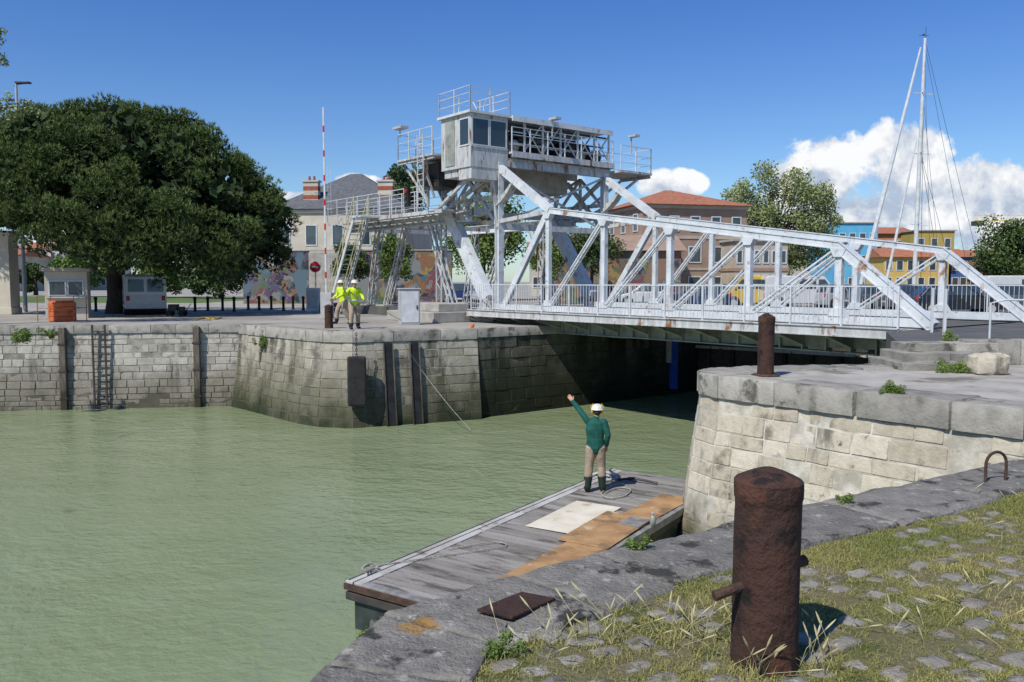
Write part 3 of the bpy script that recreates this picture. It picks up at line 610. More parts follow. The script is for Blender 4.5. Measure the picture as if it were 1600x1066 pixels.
def figure(root,J,cols,f,vx=.007,helmet=True):
    J={k:Vector(v) for k,v in J.items()}
    def torso(mb,e):
        pel,che,nk=J['pelvis'],J['chest'],J['neck']
        limb(mb,[(pel-Vector((0,0,.06)),.16+e,.115+e),(pel.lerp(che,.45),.145+e,.11+e),(che,.16+e,.12+e),(che.lerp(nk,.5),.15+e,.105+e),(che.lerp(nk,.8),.11+e,.08+e),(nk-Vector((0,0,.01)),.06+e*.6,.06+e*.6)])
    def arm(mb,s,e,end=1.0):
        sh,el,wr=J['sh'+s],J['el'+s],J['wr'+s]
        limb(mb,[(sh,.052+e,.055+e),(sh.lerp(el,.5),.046+e,.047+e),(el,.041+e,.041+e),(el.lerp(wr,.4),.04+e,.04+e),(el.lerp(wr,end),.028+e,.028+e)])
    def leg(mb,s,e,a=0,b=1.0):
        h,k,an=J['hip'+s],J['kn'+s],J['an'+s]
        pts=[(h,.092+e,.10+e),(h.lerp(k,.5),.08+e,.085+e),(k,.062+e,.064+e),(k.lerp(an,.35),.06+e,.062+e),(k.lerp(an,b),.045+e,.048+e)]
        if a: pts=[(k.lerp(an,a),.064+e,.066+e),(k.lerp(an,.7),.055+e,.058+e),(an,.047+e,.052+e)]
        limb(mb,pts)
    def foot(mb,s,e):
        an,to=J['an'+s],J['to'+s]
        limb(mb,[(an,.045+e,.045+e),(Vector((an.x,an.y,.047)),.045+e,.04+e),(Vector(((an.x+to.x)/2,(an.y+to.y)/2,.045)),.045+e,.035+e),(to,.042+e,.028+e)])
    nk,hd=J['neck'],J['head']
    mb=MB(); torso(mb,0)
    limb(mb,[(nk-Vector((0,0,.04)),.055,.055),(hd-Vector((0,0,.06)),.052,.055)])
    mb.sph(hd+Vector((0,0,.01)),(.076,.095,.108),16,12); mb.sph(hd+Vector((0,f*.045,-.055)),(.05,.05,.055),10,8)
    mb.sph(hd+Vector((0,f*.098,-.015)),(.012,.02,.02),8,6)
    for s in (-1,1): mb.sph(hd+Vector((s*.078,0,-.01)),(.012,.022,.033),8,6)
    for s in 'LR': 
        arm(mb,s,0); leg(mb,s,0); foot(mb,s,0)
        wr,el=J['wr'+s],J['el'+s]; d=(wr-el).normalized(); sd=d.cross(Vector((0,1,0)) if abs(d.y)<.8 else Vector((1,0,0))).normalized(); up=sd.cross(d)
        limb(mb,[(wr,.028,.022),(wr+d*.05,.04,.017),(wr+d*.09,.042,.015)],ref=tuple(sd))
        cur=J.get('curl'+s,Vector((.35,0,0))).x
        for k,(o_,l) in enumerate(((-.031,.066),(-.0105,.076),(.0105,.071),(.031,.056))):
            b0=wr+d*.085+sd*o_; d1=(d+up*-.3*cur+sd*o_*2.5).normalized(); m1=b0+d1*l*.55; d2=(d-up*1.2*cur).normalized()
            limb(mb,[(b0,.0095,.0095),(m1,.0088,.0088),(m1+d2*l*.5,.0075,.0075)],n=8)
        tb=wr+d*.03-sd*.03; limb(mb,[(tb,.013,.013),(tb+(d*.6-sd*.7)*.045,.011,.011),(tb+(d*.6-sd*.7)*.045+d*.03,.009,.009)],n=8)
    rem(mb.build('body','skin',root,smooth=True),vx,1)
    mb=MB(); torso(mb,.026); [arm(mb,s,.016,.97) for s in 'LR']
    for s in 'LR': limb(mb,[(J['neck']-Vector((0,0,.07)),.06,.07),(J['sh'+s],.066,.07)])
    mb.v=[tuple(Vector(v)+Vector((1,1,0))*0.014*noise.noise(Vector(v)*9)) for v in mb.v]
    rem(mb.build('jacket',cols[0],root,smooth=True),.009,2)
    mb=MB(); limb(mb,[(J['pelvis']-Vector((0,0,.07)),.165,.125),(J['pelvis']+Vector((0,0,.08)),.16,.12)]); [leg(mb,s,.022,0,.93) for s in 'LR']
    mb.v=[tuple(Vector(v)+Vector((1,1,0))*0.012*noise.noise(Vector(v)*10)) for v in mb.v]
    rem(mb.build('trousers',cols[1],root,smooth=True),.009,2)
    for s in 'LR':
        mb=MB(); leg(mb,s,.024,.5 if cols[2]=='boot' else .85); foot(mb,s,.014); rem(mb.build('boot',cols[2],root,smooth=True),.009,1)
    if helmet:
        mb=MB(); c=hd+Vector((0,0,.035)); prof=[(.128,-.0),(.118,.012),(.112,.045),(.095,.08),(.06,.105),(.02,.113)]
        mb.lathe(prof,20,c); mb.add([(c.x+x,c.y+f*y,c.z+z) for x,y,z in ((-.09,.08,.0),(.09,.08,.0),(.06,.165,-.012),(-.06,.165,-.012),(-.09,.08,.014),(.09,.08,.014),(.06,.165,-.002),(-.06,.165,-.002))],[(0,1,2,3),(4,5,6,7),(0,1,5,4),(1,2,6,5),(2,3,7,6),(3,0,4,7)])
        mb.bar((c.x,c.y-.09,c.z+.085),(c.x,c.y+.09,c.z+.085),.03,.03)
        mb.build('helmet','helmet',root,smooth=True,ang=45)
    for s in (-1,1): mb=MB(); mb.sph(hd+Vector((s*.03,f*.088,.012)),.011,8,6); mb.build('eye','black',root,smooth=True)
    mb=MB(); mb.sph(hd+Vector((0,f*.093,-.055)),(.024,.008,.007),8,5); mb.build('mouth','brick',root,smooth=True)
    mb=MB(); mb.sph(hd+Vector((0,-f*.02,.01)),(.080,.088,.095),14,10); mb.build('hair','bark',root,smooth=True)
p=G(930,768,DZ+.012)
w1=thing('person','person on the pontoon in green jacket and pale helmet raising an arm','person',tuple(p),R(-4))
figure(w1,dict(pelvis=(0,0,.93),chest=(-.01,.0,1.25),neck=(.0,.03,1.46),head=(.03,.05,1.60),shL=(-.165,.02,1.41),elL=(-.31,.16,1.59),wrL=(-.45,.28,1.76),shR=(.165,0,1.40),elR=(.245,-.06,1.14),wrR=(.215,.06,.92),
  hipL=(-.085,0,.90),knL=(-.125,.02,.50),anL=(-.155,-.03,.085),toL=(-.175,.14,.035),hipR=(.085,0,.90),knR=(.12,.05,.50),anR=(.14,.02,.085),toR=(.18,.18,.035),curlL=(.25,0,0)),('green','khaki','boot'),1,vx=.006)
w1.scale=(.98,.98,.98)
for s in (-1,1): mb=MB(); mb.sph((.03+s*.096,.05,1.60),(.028,.04,.05),12,8); mb.tube([(.03+s*.105,.05,1.63),(.03+s*.13,.05,1.69),(.03+s*.08,.05,1.75)],.008,6); mb.build('ear_defender','yellowp',w1,smooth=True)
p=G(553,514)
w2=thing('person','person in bright yellow safety jacket and white helmet on the far quay corner','person',tuple(p),R(25))
JW=dict(pelvis=(0,0,.92),chest=(.0,-.09,1.24),neck=(.0,-.15,1.44),head=(-.01,-.20,1.57),shL=(-.165,-.11,1.38),elL=(-.33,-.2,1.22),wrL=(-.42,-.42,1.34),shR=(.165,-.11,1.37),elR=(.27,-.2,1.13),wrR=(.24,-.42,1.02),
  hipL=(-.085,0,.89),knL=(-.13,-.2,.53),anL=(-.16,-.22,.10),toL=(-.18,-.40,.04),hipR=(.085,0,.89),knR=(.14,-.04,.50),anR=(.20,.22,.12),toR=(.22,.08,.04),curlL=(.8,0,0),curlR=(.9,0,0))
figure(w2,JW,('hivis','khaki','black'),-1,vx=.007)
for z in (.98,1.10):
    mb=MB(); mb.lathe([(.186,z),(.186,z+.045)],20,c=(.0,-.045,0)); mb.v=[(v[0],-.045+(v[1]+.045)*.80,v[2]) for v in mb.v]; mb.build('reflective_band','whitec',w2)
hx=Vector(p)+Vector((.40,-.30,1.02)); rope('boat_hook','long thin green pole held by the worker in yellow',[hx+Vector((-.75,.1,.45)),hx,hx+Vector((1.3,.1,-.72))],.013,'leaf','pole')
p=G(537,506)
w4=thing('person','second person in yellow safety jacket just behind and left of the first on the quay corner','person',tuple(p),R(-50))
figure(w4,dict(JW,chest=(.0,-.05,1.24),neck=(.0,-.08,1.44),head=(0,-.11,1.57),wrL=(-.25,-.32,1.0),elL=(-.27,-.12,1.12)),('hivis','khaki','black'),-1,vx=.009)
p=G(398,470)
w3=thing('person','distant pedestrian in dark coat walking before the blue and yellow mural','person',tuple(p))
figure(w3,dict(pelvis=(0,0,.93),chest=(0,0,1.27),neck=(0,0,1.47),head=(0,0,1.60),shL=(-.165,0,1.42),elL=(-.22,.03,1.15),wrL=(-.22,-.1,.92),shR=(.165,0,1.42),elR=(.22,.03,1.15),wrR=(.22,.1,.92),
  hipL=(-.085,0,.9),knL=(-.1,-.12,.5),anL=(-.1,-.1,.085),toL=(-.1,-.25,.035),hipR=(.085,0,.9),knR=(.1,0,.5),anR=(.1,.18,.1),toR=(.1,.04,.035)),('black','blue','black'),-1,vx=.014,helmet=False)
# ---------------------------------------------------------------- bridge
BO=Vector((10.2,20.8,0)); brz=math.atan2(.785,-.62)
br=thing('lift_bridge','white riveted steel lift bridge with control cabin and tower spanning the channel','bridge',tuple(BO),brz)
def b(L,v,z): return Vector((L,-v,z))
def BW(L,v,z): return Vector((10.2-.62*L+.785*v,20.8+.785*L+.62*v,z))
DK=3.55
mb=MB(); mb.bx(-.1,18,-5.8,-.2,DK-.12,DK-.0); mb.build('roadway','asphalt',br)
for y0,y1 in ((.12,1.32),(-7.3,-6.12)): mb=MB(); mb.bx(-.1,17.6,y0,y1,DK-.06,DK+.02); mb.build('footway','concrete',br)
for v in (-1.35,7.35):
    mb=MB(); mb.bx(-.15,17.7,-v-.03,-v+.03,DK-.16,DK+.05); mb.bx(-.15,17.7,-v-.07,-v+.07,DK+.05,DK+.075); mb.bx(-.15,17.7,-v-.06,-v+.06,DK-.19,DK-.16); mb.build('edge_beam','rustwhite',br)
for v in (0,6):
    mb=MB(); g0=2.92
    mb.prismy([(-.1,DK-.1),(18,DK-.1),(18,g0-.05),(10,g0-.12),(1,g0+.05),(-.1,g0+.25)],-v-.02,-v+.02)
    mb.bx(1,10,-v-.15,-v+.15,g0-.10,g0-.06); mb.bx(10,18,-v-.15,-v+.15,g0-.12,g0-.08)
    for k in range(25): mb.bx(.3+k*.72,.34+k*.72,-v-.14,-v+.14,g0-.05,DK-.13)
    mb.build('main_girder','bgrey',br)
for k in range(13):
    L_=.3+k*1.45; mb=MB()
    for sg,v0 in ((1,0),(-1,6)):
        a=-v0; e=a+sg*1.28
        mb.add([(L_,a,DK-.12),(L_,e,DK-.12),(L_,e,DK-.22),(L_,a,DK-.6),(L_+.03,a,DK-.12),(L_+.03,e,DK-.12),(L_+.03,e,DK-.22),(L_+.03,a,DK-.6)],[(0,1,2,3),(4,5,6,7),(0,1,5,4),(1,2,6,5),(2,3,7,6),(3,0,4,7)])
        mb.bar((L_+.015,a,DK-.6),(L_+.015,e,DK-.22),.14,.03,side=(1,0,0))
    mb.bx(L_-.08,L_+.1,-5.9,-.1,DK-.55,DK-.14)
    mb.build('cross_girder','bgrey',br)
def railing(mb,p,q,h=1.05,sp=.12,r=.012,post=1.5,rails=(.12,),tr=.02):
    p=Vector(p);q=Vector(q); L=(q-p).length; up=Vector((0,0,1))
    mb.bar(p+up*h,q+up*h,tr*2,tr*1.6)
    for z in rails: mb.bar(p+up*z,q+up*z,.026,.018)
    if sp:
        n=int(L/sp)
        for k in range(n+1): c=p.lerp(q,k/n); mb.bar(c+up*.1,c+up*h,r*1.5,r*1.5)
    n=max(1,int(round(L/post)))
    for k in range(n+1): c=p.lerp(q,k/n); mb.bar(c,c+up*h,.042,.042)
for v in (-1.28,7.28):
    mb=MB(); railing(mb,b(-.1,v,DK+.03),b(17.5,v,DK+.03),sp=.14,r=.009); mb.build('railing','whitec',br)
TL=[2.2,5.1,8.15,11.2,14.2]; 
def tz(L): return 5.72+(L-2.2)*(7.45-5.72)/12.0
BZ=DK+.16
S=(0,1,0)
def rivets(mb,p,q,off,side_y,sp=.16,r=.012):
    p=Vector(p);q=Vector(q); d=(q-p); n=int(d.length/sp); t=d.normalized(); u=Vector((0,1,0)).cross(t)
    for k in range(n):
        c=p.lerp(q,(k+.5)/n)
        for s in (-1,1):
            e=c+u*off*s+Vector((0,side_y,0)); sg=1 if side_y>0 else -1
            mb.add([e+t*r,e+u*r,e-t*r,e-u*r,e+Vector((0,sg*.012,0))],[(0,1,4),(1,2,4),(2,3,4),(3,0,4)])
for v in (0,6):
    def T(L,z): return b(L,v,z)
    mb=MB(); p,q=T(2.05,tz(2.05)),T(14.35,tz(14.35)); mb.bar(p,q,.24,.03,S,(0,.095)); mb.bar(p,q,.24,.03,S,(0,-.095)); mb.bar(p,q,.025,.17,S,(.08,0)); mb.bar(p,q,.025,.17,S,(-.08,0)); rivets(mb,p,q,.07,.093); mb.build('top_chord','white',br)
    mb=MB(); p,q=T(-.3,BZ),T(18.5,BZ); mb.bar(p,q,.20,.22,S); rivets(mb,p,q,.08,.10); mb.build('bottom_chord','white',br)
    for L_ in TL:
        mb=MB(); p,q=T(L_,BZ),T(L_,tz(L_)-.1); mb.bar(p,q,.16,.020,S,(0,.088)); mb.bar(p,q,.16,.020,S,(0,-.088)); mb.bar(p,q,.02,.176,S,(.05,0)); rivets(mb,p,q,.055,.062); mb.build('post','white',br)
        z=tz(L_)
        mb=MB(); mb.prismy([(L_-.24,z-.10),(L_+.24,z-.06),(L_+.12,z-.31),(L_-.12,z-.31)],-v-.125,-v+.125); mb.build('gusset_plate','white',br)
        mb=MB(); mb.prismy([(L_-.26,BZ+.1),(L_+.26,BZ+.1),(L_+.12,BZ+.32),(L_-.12,BZ+.32)],-v-.122,-v+.122); mb.build('gusset_plate','white',br)
    bots=[5.1,8.15,11.2,14.2,17.0]
    for Lt,Lb in zip(TL,bots):
        mb=MB(); p,q=T(Lb-.1,BZ+.1),T(Lt+.05,tz(Lt)-.12); last=Lb==17.0
        w=.25 if last else .15
        for s in (-1,1):
            mb.bar(p,q,.05,.016,S,(.05,s*w/2)); mb.bar(p,q,.016,.04,S,(.07,s*(w/2-.02))); mb.bar(p,q,.05,.016,S,(-.05,s*w/2))
        n=int((q-p).length/.5); t_=(q-p).normalized(); u=Vector((0,1,0)).cross(t_)
        for k in range(n):
            c=p.lerp(q,(k+.5)/n); mb.bar(c+u*w/2,c-u*w/2+t_*.08,.02,.03,side=(0,1,0))
        if last: mb.bar(p,q,.02,w,S,(.08,0)); mb.bar(p,q,.02,w,S,(-.08,0))
        mb.build('diagonal','white',br)
    mb=MB(); p,q=T(-.35,BZ-.08),T(2.25,tz(2.2)); mb.bar(p,q,.26,.03,S,(0,.125)); mb.bar(p,q,.26,.03,S,(0,-.125)); mb.bar(p,q,.025,.24,S,(.09,0)); mb.bar(p,q,.025,.24,S,(-.09,0)); rivets(mb,p,q,.09,.103); mb.build('end_diagonal','white',br)
    mb=MB(); mb.bar(T(14.1,tz(14.2)),T(17.2,9.35),.26,.28,S); mb.build('tower_stay','white',br)
    mb=MB(); mb.bar(T(17.3,DK),T(17.3,9.6),.26,.03,S,(0,.12)); mb.bar(T(17.3,DK),T(17.3,9.6),.26,.03,S,(0,-.12)); mb.bar(T(17.3,DK),T(17.3,9.6),.03,.23,S); rivets(mb,T(17.3,DK),T(17.3,9.6),.08,.02); mb.build('tower_column','white',br)
    mb=MB(); mb.bar(T(18.1,4.0),T(21.0,7.9),.38,.58,S); rivets(mb,T(18.1,4.0),T(21.0,7.9),.25,.195,.2); mb.build('box_arm','white',br,bevel=.01)
    for p_,q_ in ((T(17.3,7.0),T(19.8,9.4)),(T(17.3,9.4),T(20.8,7.3)),(T(14.3,7.4),T(17.3,7.2)),(T(17.3,8.2),T(21.2,8.2)),(T(20.9,7.6),T(20.2,9.8))):
        mb=MB(); mb.bar(p_,q_,.15,.16,S); mb.build('tower_brace','rustwhite',br)
    arc=[(18.9+2.9*math.cos(a),9.5+2.9*math.sin(a)*.68) for a in np.linspace(-PI*.86,-PI*.06,14)]
    mb=MB()
    for i in range(13): mb.bar((arc[i][0],-v,arc[i][1]),(arc[i+1][0],-v,arc[i+1][1]),.34,.05,S); mb.bar((arc[i][0],-v,arc[i][1]+.16),(arc[i+1][0],-v,arc[i+1][1]+.16),.03,.3,S)
    for a in (-.7,-.5,-.3,-.15): mb.bar((18.9,-v,9.5),(18.9+2.8*math.cos(a*PI),-v,9.5+2.8*math.sin(a*PI)*.68),.12,.10,S)
    mb.build('rolling_segment','rustwhite',br)
for (L_,z) in ((17.3,9.55),(17.3,7.0),(20.4,9.6),(20.8,7.8)):
    mb=MB(); mb.bar(b(L_,0,z),b(L_,6,z),.2,.24); mb.build('cross_tie','rustwhite',br)
for z0_,z1_ in ((7.1,9.4),(9.4,7.1)):
    mb=MB(); mb.bar(b(17.3+(.1 if z0_>8 else 0),.1,z0_),b(17.3+(.1 if z0_>8 else 0),5.9,z1_),.08,.08); mb.build('cross_brace','rustwhite',br)
mb=MB(); mb.bx(18.9,20.4,-5.2,-1.0,8.75,9.75); mb.build('counterweight','concrete',br,bevel=.03)
PZ=10.05; x0p,x1p=17.0,19.6
mb=MB(); mb.bx(x0p,x1p,-6.3,-.42,PZ-.08,PZ); 
for v in np.arange(.6,6.4,.95): mb.bar((x0p,-v,PZ-.16),(x1p,-v,PZ-.16),.07,.14)
mb.bx(x0p-.03,x0p,-6.3,-.42,PZ-.22,PZ+.02)
for L_ in (17.3,19.5): mb.bar((L_,-.4,PZ-.4),(L_,-6.3,PZ-.4),.14,.3)
mb.build('machine_platform','rustwhite',br)
mb=MB(); railing(mb,(x0p+.03,-6.25,PZ),(x0p+.03,-.45,PZ),1.0,0,post=1.0,rails=(.35,.68),tr=.016); mb.build('platform_railing','whitec',br)
BLZ=9.75
mb=MB(); mb.bx(16.6,18.6,-8.4,-6.35,BLZ-.1,BLZ); mb.bar((16.65,-8.3,BLZ-.17),(18.55,-8.3,BLZ-.17),.08,.14); mb.bar((17.3,-8.2,BLZ-.2),(17.3,-6.2,BLZ-1.5),.1); mb.bar((18.4,-8.2,BLZ-.2),(18.4,-6.2,BLZ-1.5),.1); mb.build('end_balcony','rustwhite',br)
mb=MB(); P4=[(16.65,-6.4,BLZ),(16.65,-8.35,BLZ),(18.55,-8.35,BLZ),(18.55,-6.4,BLZ)]
for i in range(3): railing(mb,P4[i],P4[i+1],1.1,0,post=.95,rails=(.35,.7),tr=.018)
mb.build('balcony_railing','whitec',br)
ch=1.35
mb=MB(); mb.bx(17.0,19.5,-6.2,-.45,PZ+ch,PZ+ch+.06); mb.bx(16.97,17.02,-6.2,-.45,PZ+ch-.12,PZ+ch+.1)
for v in (1.2,2.2,3.2,4.2,5.2,6.1):
    for L_ in (17.15,19.4): mb.bar(b(L_,v,PZ),b(L_,v,PZ+ch),.07)
for v in (1.2,2.2,3.2,4.2,5.2): mb.bar(b(17.18,v,PZ+.1),b(17.18,v+.95,PZ+ch-.1),.05); mb.bar(b(17.22,v+.95,PZ+.1),b(17.22,v,PZ+ch-.1),.04)
mb.build('machine_canopy','white',br)
random.seed(9)
for (v,L_,s,m) in ((1.0,17.9,.6,'greyp'),(1.6,18.2,.85,'darksteel'),(2.3,17.8,.55,'rust2'),(2.8,18.4,1.0,'bgrey'),(3.5,17.8,.55,'darksteel'),(4.1,18.1,.9,'darksteel'),(4.8,17.8,.5,'greyp'),(5.3,18.4,.9,'rust2'),(5.8,17.9,.6,'darksteel')):
    mb=MB(); mb.bx(L_-s/2,L_+s/2,-v-s*.4,-v+s*.4,PZ,PZ+s*.8); mb.tube([(L_-s*.6,-v,PZ+s*.6),(L_+s*.1,-v,PZ+s*.6)],s*.40,14); mb.tube([(L_-s*.85,-v+.1,PZ+s*.5),(L_-s*.2,-v+.1,PZ+s*.5)],s*.14,10); mb.build('motor',m,br,bevel=.01)
for k,(z,L_) in enumerate(((.35,17.3),(.75,17.5),(1.15,17.35))): mb=MB(); mb.tube([(L_,-.5,PZ+z),(L_,-6.1,PZ+z)],.04,8); mb.build('pipe','darksteel' if k else 'greyp',br)
mb=MB(); mb.bx(19.35,19.38,-6.1,-.5,PZ+.05,PZ+ch-.05); mb.build('back_panel','darksteel',br)  # dark panel colour stands in for the shade inside the machine house
for v in (2.6,7.4):
    mb=MB(); zz=PZ+ch+.06 if v<6 else BLZ+1.5; mb.bar(b(17.0,v,zz-.6),b(17.0,v,zz+.1),.05); mb.bx(16.6,17.05,-v-.16,-v+.16,zz+.08,zz+.17); mb.build('floodlight','greyp',br)
cz0,cz1=9.30,11.40; c0,c1,cv0,cv1=17.2,19.3,-1.5,.38
mb=MB(); mb.bx(c0,c1,-cv1,-cv0,cz0,cz1); mb.bx(c0-.03,c0,-cv1,-cv0,cz0+.78,cz0+.83); cab=mb.build('cabin','rustwhite',br,bevel=.02)
mb=MB(); mb.bx(c0+.02,c0+.9,-cv1+.05,-cv0-.05,8.85,cz0-.003); mb.bx(c0+.9,c1-.1,-cv1+.1,-cv0-.1,cz0-.3,cz0-.003); mb.build('cabin_base','rustwhite',br)
mb=MB(); mb.bx(c0-.12,c1+.12,-cv1-.12,-cv0+.12,cz1+.003,cz1+.10); mb.build('cabin_roof','whitec',cab)
for q in (((18.0,.3,8.9),(20.8,.2,7.9),.14),((18.0,1.1,8.9),(20.5,1.0,7.8),.12),((17.4,.3,8.85),(17.4,.0,7.2),.14)): mb=MB(); mb.bar(*q); mb.build('cabin_bracket','rustwhite',br)
def win(x,y0,y1,z0,z1,axis,par,out=.03,fm='whitec',fr=.05,sgn=-1):
    mb=MB()
    def B_(a0,a1,b0,b1,mbx):
        if axis=='x': mbx.bx(min(x,x+sgn*out),max(x,x+sgn*out),a0,a1,b0,b1)
        else: mbx.bx(a0,a1,min(x,x+sgn*out),max(x,x+sgn*out),b0,b1)
    B_(y0,y0+fr,z0,z1,mb);B_(y1-fr,y1,z0,z1,mb);B_(y0+fr,y1-fr,z0,z0+fr,mb);B_(y0+fr,y1-fr,z1-fr,z1,mb)
    w=mb.build('window',fm,par)
    mb=MB(); xx=x+sgn*.012
    if axis=='x': mb.add([(xx,y0+fr*.8,z0+fr*.8),(xx,y1-fr*.8,z0+fr*.8),(xx,y1-fr*.8,z1-fr*.8),(xx,y0+fr*.8,z1-fr*.8)],[(0,1,2,3)])
    else: mb.add([(y0+fr*.8,xx,z0+fr*.8),(y1-fr*.8,xx,z0+fr*.8),(y1-fr*.8,xx,z1-fr*.8),(y0+fr*.8,xx,z1-fr*.8)],[(0,1,2,3)])
    mb.build('pane','glass',w); return w
win(c0,-cv1+.08,-cv1+.95,cz0+.85,cz0+1.95,'x',br); win(c0,-cv1+.97,-cv0-.05,cz0+.85,cz0+1.95,'x',br)
win(-cv0,c0+.06,c0+.75,cz0+.85,cz0+1.95,'y',br,sgn=1)
mb=MB(); mb.bx(c0+1.1,c0+1.75,-cv0,-cv0+.03,cz0+.15,cz0+1.95); mb.build('door','bgrey',br)
h=cz1+.10; rp=[(c0-.05,-cv1-.05),(c0-.05,-cv0+.05),(c1+.05,-cv0+.05),(c1+.05,-cv1-.05)]
mb=MB()
for i in range(4): railing(mb,(*rp[i],h),(*rp[(i+1)%4],h),.95,0,post=.9,rails=(.35,.68),tr=.014)
mb.build('roof_railing','whitec',br)
for k in range(3): mb=MB(); a=(k-1)*.25; mb.tube([(c0+1+a,.3,h),(c0+1+a,.3,h+.4),(c0+1+a*2.0,.3,h+.7)],.02,6); mb.build('antenna','whitec',br)
bz=10.05; be=22.2
mb=MB(); mb.bx(19.35,be,.0,1.9,bz-.08,bz); mb.bar((19.4,1.8,bz-.13),(be,1.8,bz-.13),.07,.14); mb.bar((20.3,1.8,bz-.2),(20.3,1.2,bz-1.7),.08); mb.bar((be-.3,1.7,bz-.2),(20.8,1.2,bz-1.9),.08); mb.bar((21.3,1.7,bz-.2),(20.8,1.2,bz-1.9),.07); mb.bar((be-.3,.2,bz-.2),(20.8,.2,bz-1.9),.08); mb.bar((20.8,1.2,bz-.1),(20.8,1.2,8),.1); mb.build('balcony','rustwhite',br)
mb=MB(); mb.bx(20.0,21.3,.2,1.2,bz-1.3,bz-.25); mb.tube([(20.6,1.2,bz-1.0),(20.6,1.6,bz-1.0)],.25,14); mb.build('gear_box','darksteel',br,bevel=.02)
mb=MB(); railing(mb,(19.4,1.87,bz),(be-.03,1.87,bz),1.1,0,post=.85,rails=(.35,.7),tr=.016); railing(mb,(be-.03,1.87,bz),(be-.03,.03,bz),1.1,0,post=1,rails=(.35,.7),tr=.016); railing(mb,(be-.03,.03,bz),(19.4,.03,bz),1.1,0,post=.85,rails=(.35,.7),tr=.016); mb.build('balcony_railing','whitec',br)
mb=MB(); mb.bar((be-.1,1.8,bz+1.0),(be-.1,1.8,bz+1.35),.04); mb.bx(be-.5,be+.2,1.6,2.0,bz+1.35,bz+1.45); mb.build('floodlight','greyp',br)
mb=MB()
for s in (0,.45): mb.bar((19.9+s,2.0,7.9),(19.9+s,2.0,10.9),.035)
for k in range(12): mb.bar((19.9,2.0,8.0+k*.25),(20.35,2.0,8.0+k*.25),.022)
mb.build('ladder','whitec',br)
# ---- fixed trestle
tw=thing('track_trestle','white steel trestle with raised walkway and stair behind the bridge tower','trestle',tuple(BO),brz)
TZ=7.75; TE=30.3
for v in (0,6):
    mb=MB(); mb.ibeam(b(19.2,v,TZ-.2),b(TE,v,TZ-.2),.34,.4,side=S,t=.04)
    for k in range(15): mb.bx(19.4+k*.74,19.43+k*.74,-v-.16,-v+.16,TZ-.4,TZ-.02)
    mb.build('track_girder','white',tw)
    for (La,Lb,w) in ((21.6,21.6,.42),(27.2,28.2,.34),(24.6,26.6,.26),(22.4,20.5,.26)):
        mb=MB(); p=b(La,v,TZ-.4); q=b(Lb,v,Q+.3)
        t_=(q-p).normalized(); u=Vector((0,1,0)).cross(t_)
        for s in (-1,1):
            for yy in (-.13,.13): mb.bar(p+u*s*w/2+Vector((0,yy,0)),q+u*s*w/2+Vector((0,yy,0)),.055,.055)
        n=9
        for k in range(n):
            a=p.lerp(q,k/n);c=p.lerp(q,(k+1)/n); s=1 if k%2 else -1
            for yy in (-.13,.13): mb.bar(a+u*s*w/2+Vector((0,yy,0)),c-u*s*w/2+Vector((0,yy,0)),.03,.025,side=(0,1,0))
        mb.build('leg','rustwhite',tw)
    for La in (20.4,21.6,26.6,28.2):
        mb=MB(); mb.bx(La-.4,La+.4,-v-.4,-v+.4,Q-.1,Q+.5); mb.build('footing','concrete',tw,bevel=.02)
for La in (21.6,26,30):
    mb=MB(); mb.bar(b(La,0,TZ-.25),b(La,6,TZ-.25),.12,.2); mb.build('cross_beam','rustwhite',tw)
mb=MB(); mb.bx(19.5,TE,.25,1.35,TZ+.0,TZ+.05); mb.bar((19.5,1.35,TZ-.03),(TE,1.35,TZ-.03),.05,.16)
for k in range(8): mb.bar((20+k*1.4,.2,TZ-.35),(20+k*1.4,1.3,TZ-.02),.04)
mb.build('walkway','rustwhite',tw)
mb=MB(); railing(mb,(21.5,1.32,TZ+.05),(TE,1.32,TZ+.05),1.1,0,post=1.1,rails=(.35,.7),tr=.018); railing(mb,(TE,1.32,TZ+.05),(TE,-5.5,TZ+.05),1.1,0,post=1.3,rails=(.35,.7),tr=.018); railing(mb,(20,.25,TZ+.05),(TE,.25,TZ+.05),1.1,0,post=1.1,rails=(.35,.7),tr=.018); mb.build('walkway_railing','whitec',tw)
p0=Vector((25.6,2.0,TZ+.05)); p1=Vector((28.6,2.0,Q)); mb=MB()
for y in (1.5,2.25): mb.bar((p0.x,y,p0.z),(p1.x,y,p1.z),.05,.18,side=(0,1,0))
for k in range(20): c=p0.lerp(p1,(k+.5)/20); mb.bx(c.x-.11,c.x+.11,1.53,2.22,c.z-.012,c.z+.012)
mb.bx(24.8,25.7,1.36,2.35,TZ-.02,TZ+.045)
st=mb.build('stair','whitec',tw)
for y in (1.5,2.25):
    mb=MB(); mb.bar((p0.x,y,p0.z+.95),(p1.x,y,p1.z+.95),.035); mb.bar((p0.x,y,p0.z+.5),(p1.x,y,p1.z+.5),.025)
    for k in range(6): c=p0.lerp(p1,k/5); mb.bar((c.x,y,c.z),(c.x,y,c.z+.95),.035)
    mb.build('handrail','palerail',st)
mb=MB(); mb.bx(21.9,22.25,1.40,1.55,TZ+.3,TZ+1.15); tl=mb.build('signal_light','black',tw,bevel=.02)
for z,m in ((.98,'red'),(.73,'darksteel'),(.48,'leafd')):
    mb=MB(); mb.tube([(22.07,1.55,TZ+z),(22.07,1.58,TZ+z)],.08,12); mb.build('lens',m,tl)
def blk(mb,L0,L1,v0,v1,z0,z1):
    c=[BW(L0,v0,0),BW(L1,v0,0),BW(L1,v1,0),BW(L0,v1,0)]; mb.hexa([(p.x,p.y,z0) for p in c]+[(p.x,p.y,z1) for p in c])
t=thing('concrete_plinth','stepped concrete plinth on the far quay under the bridge heel','plinth')
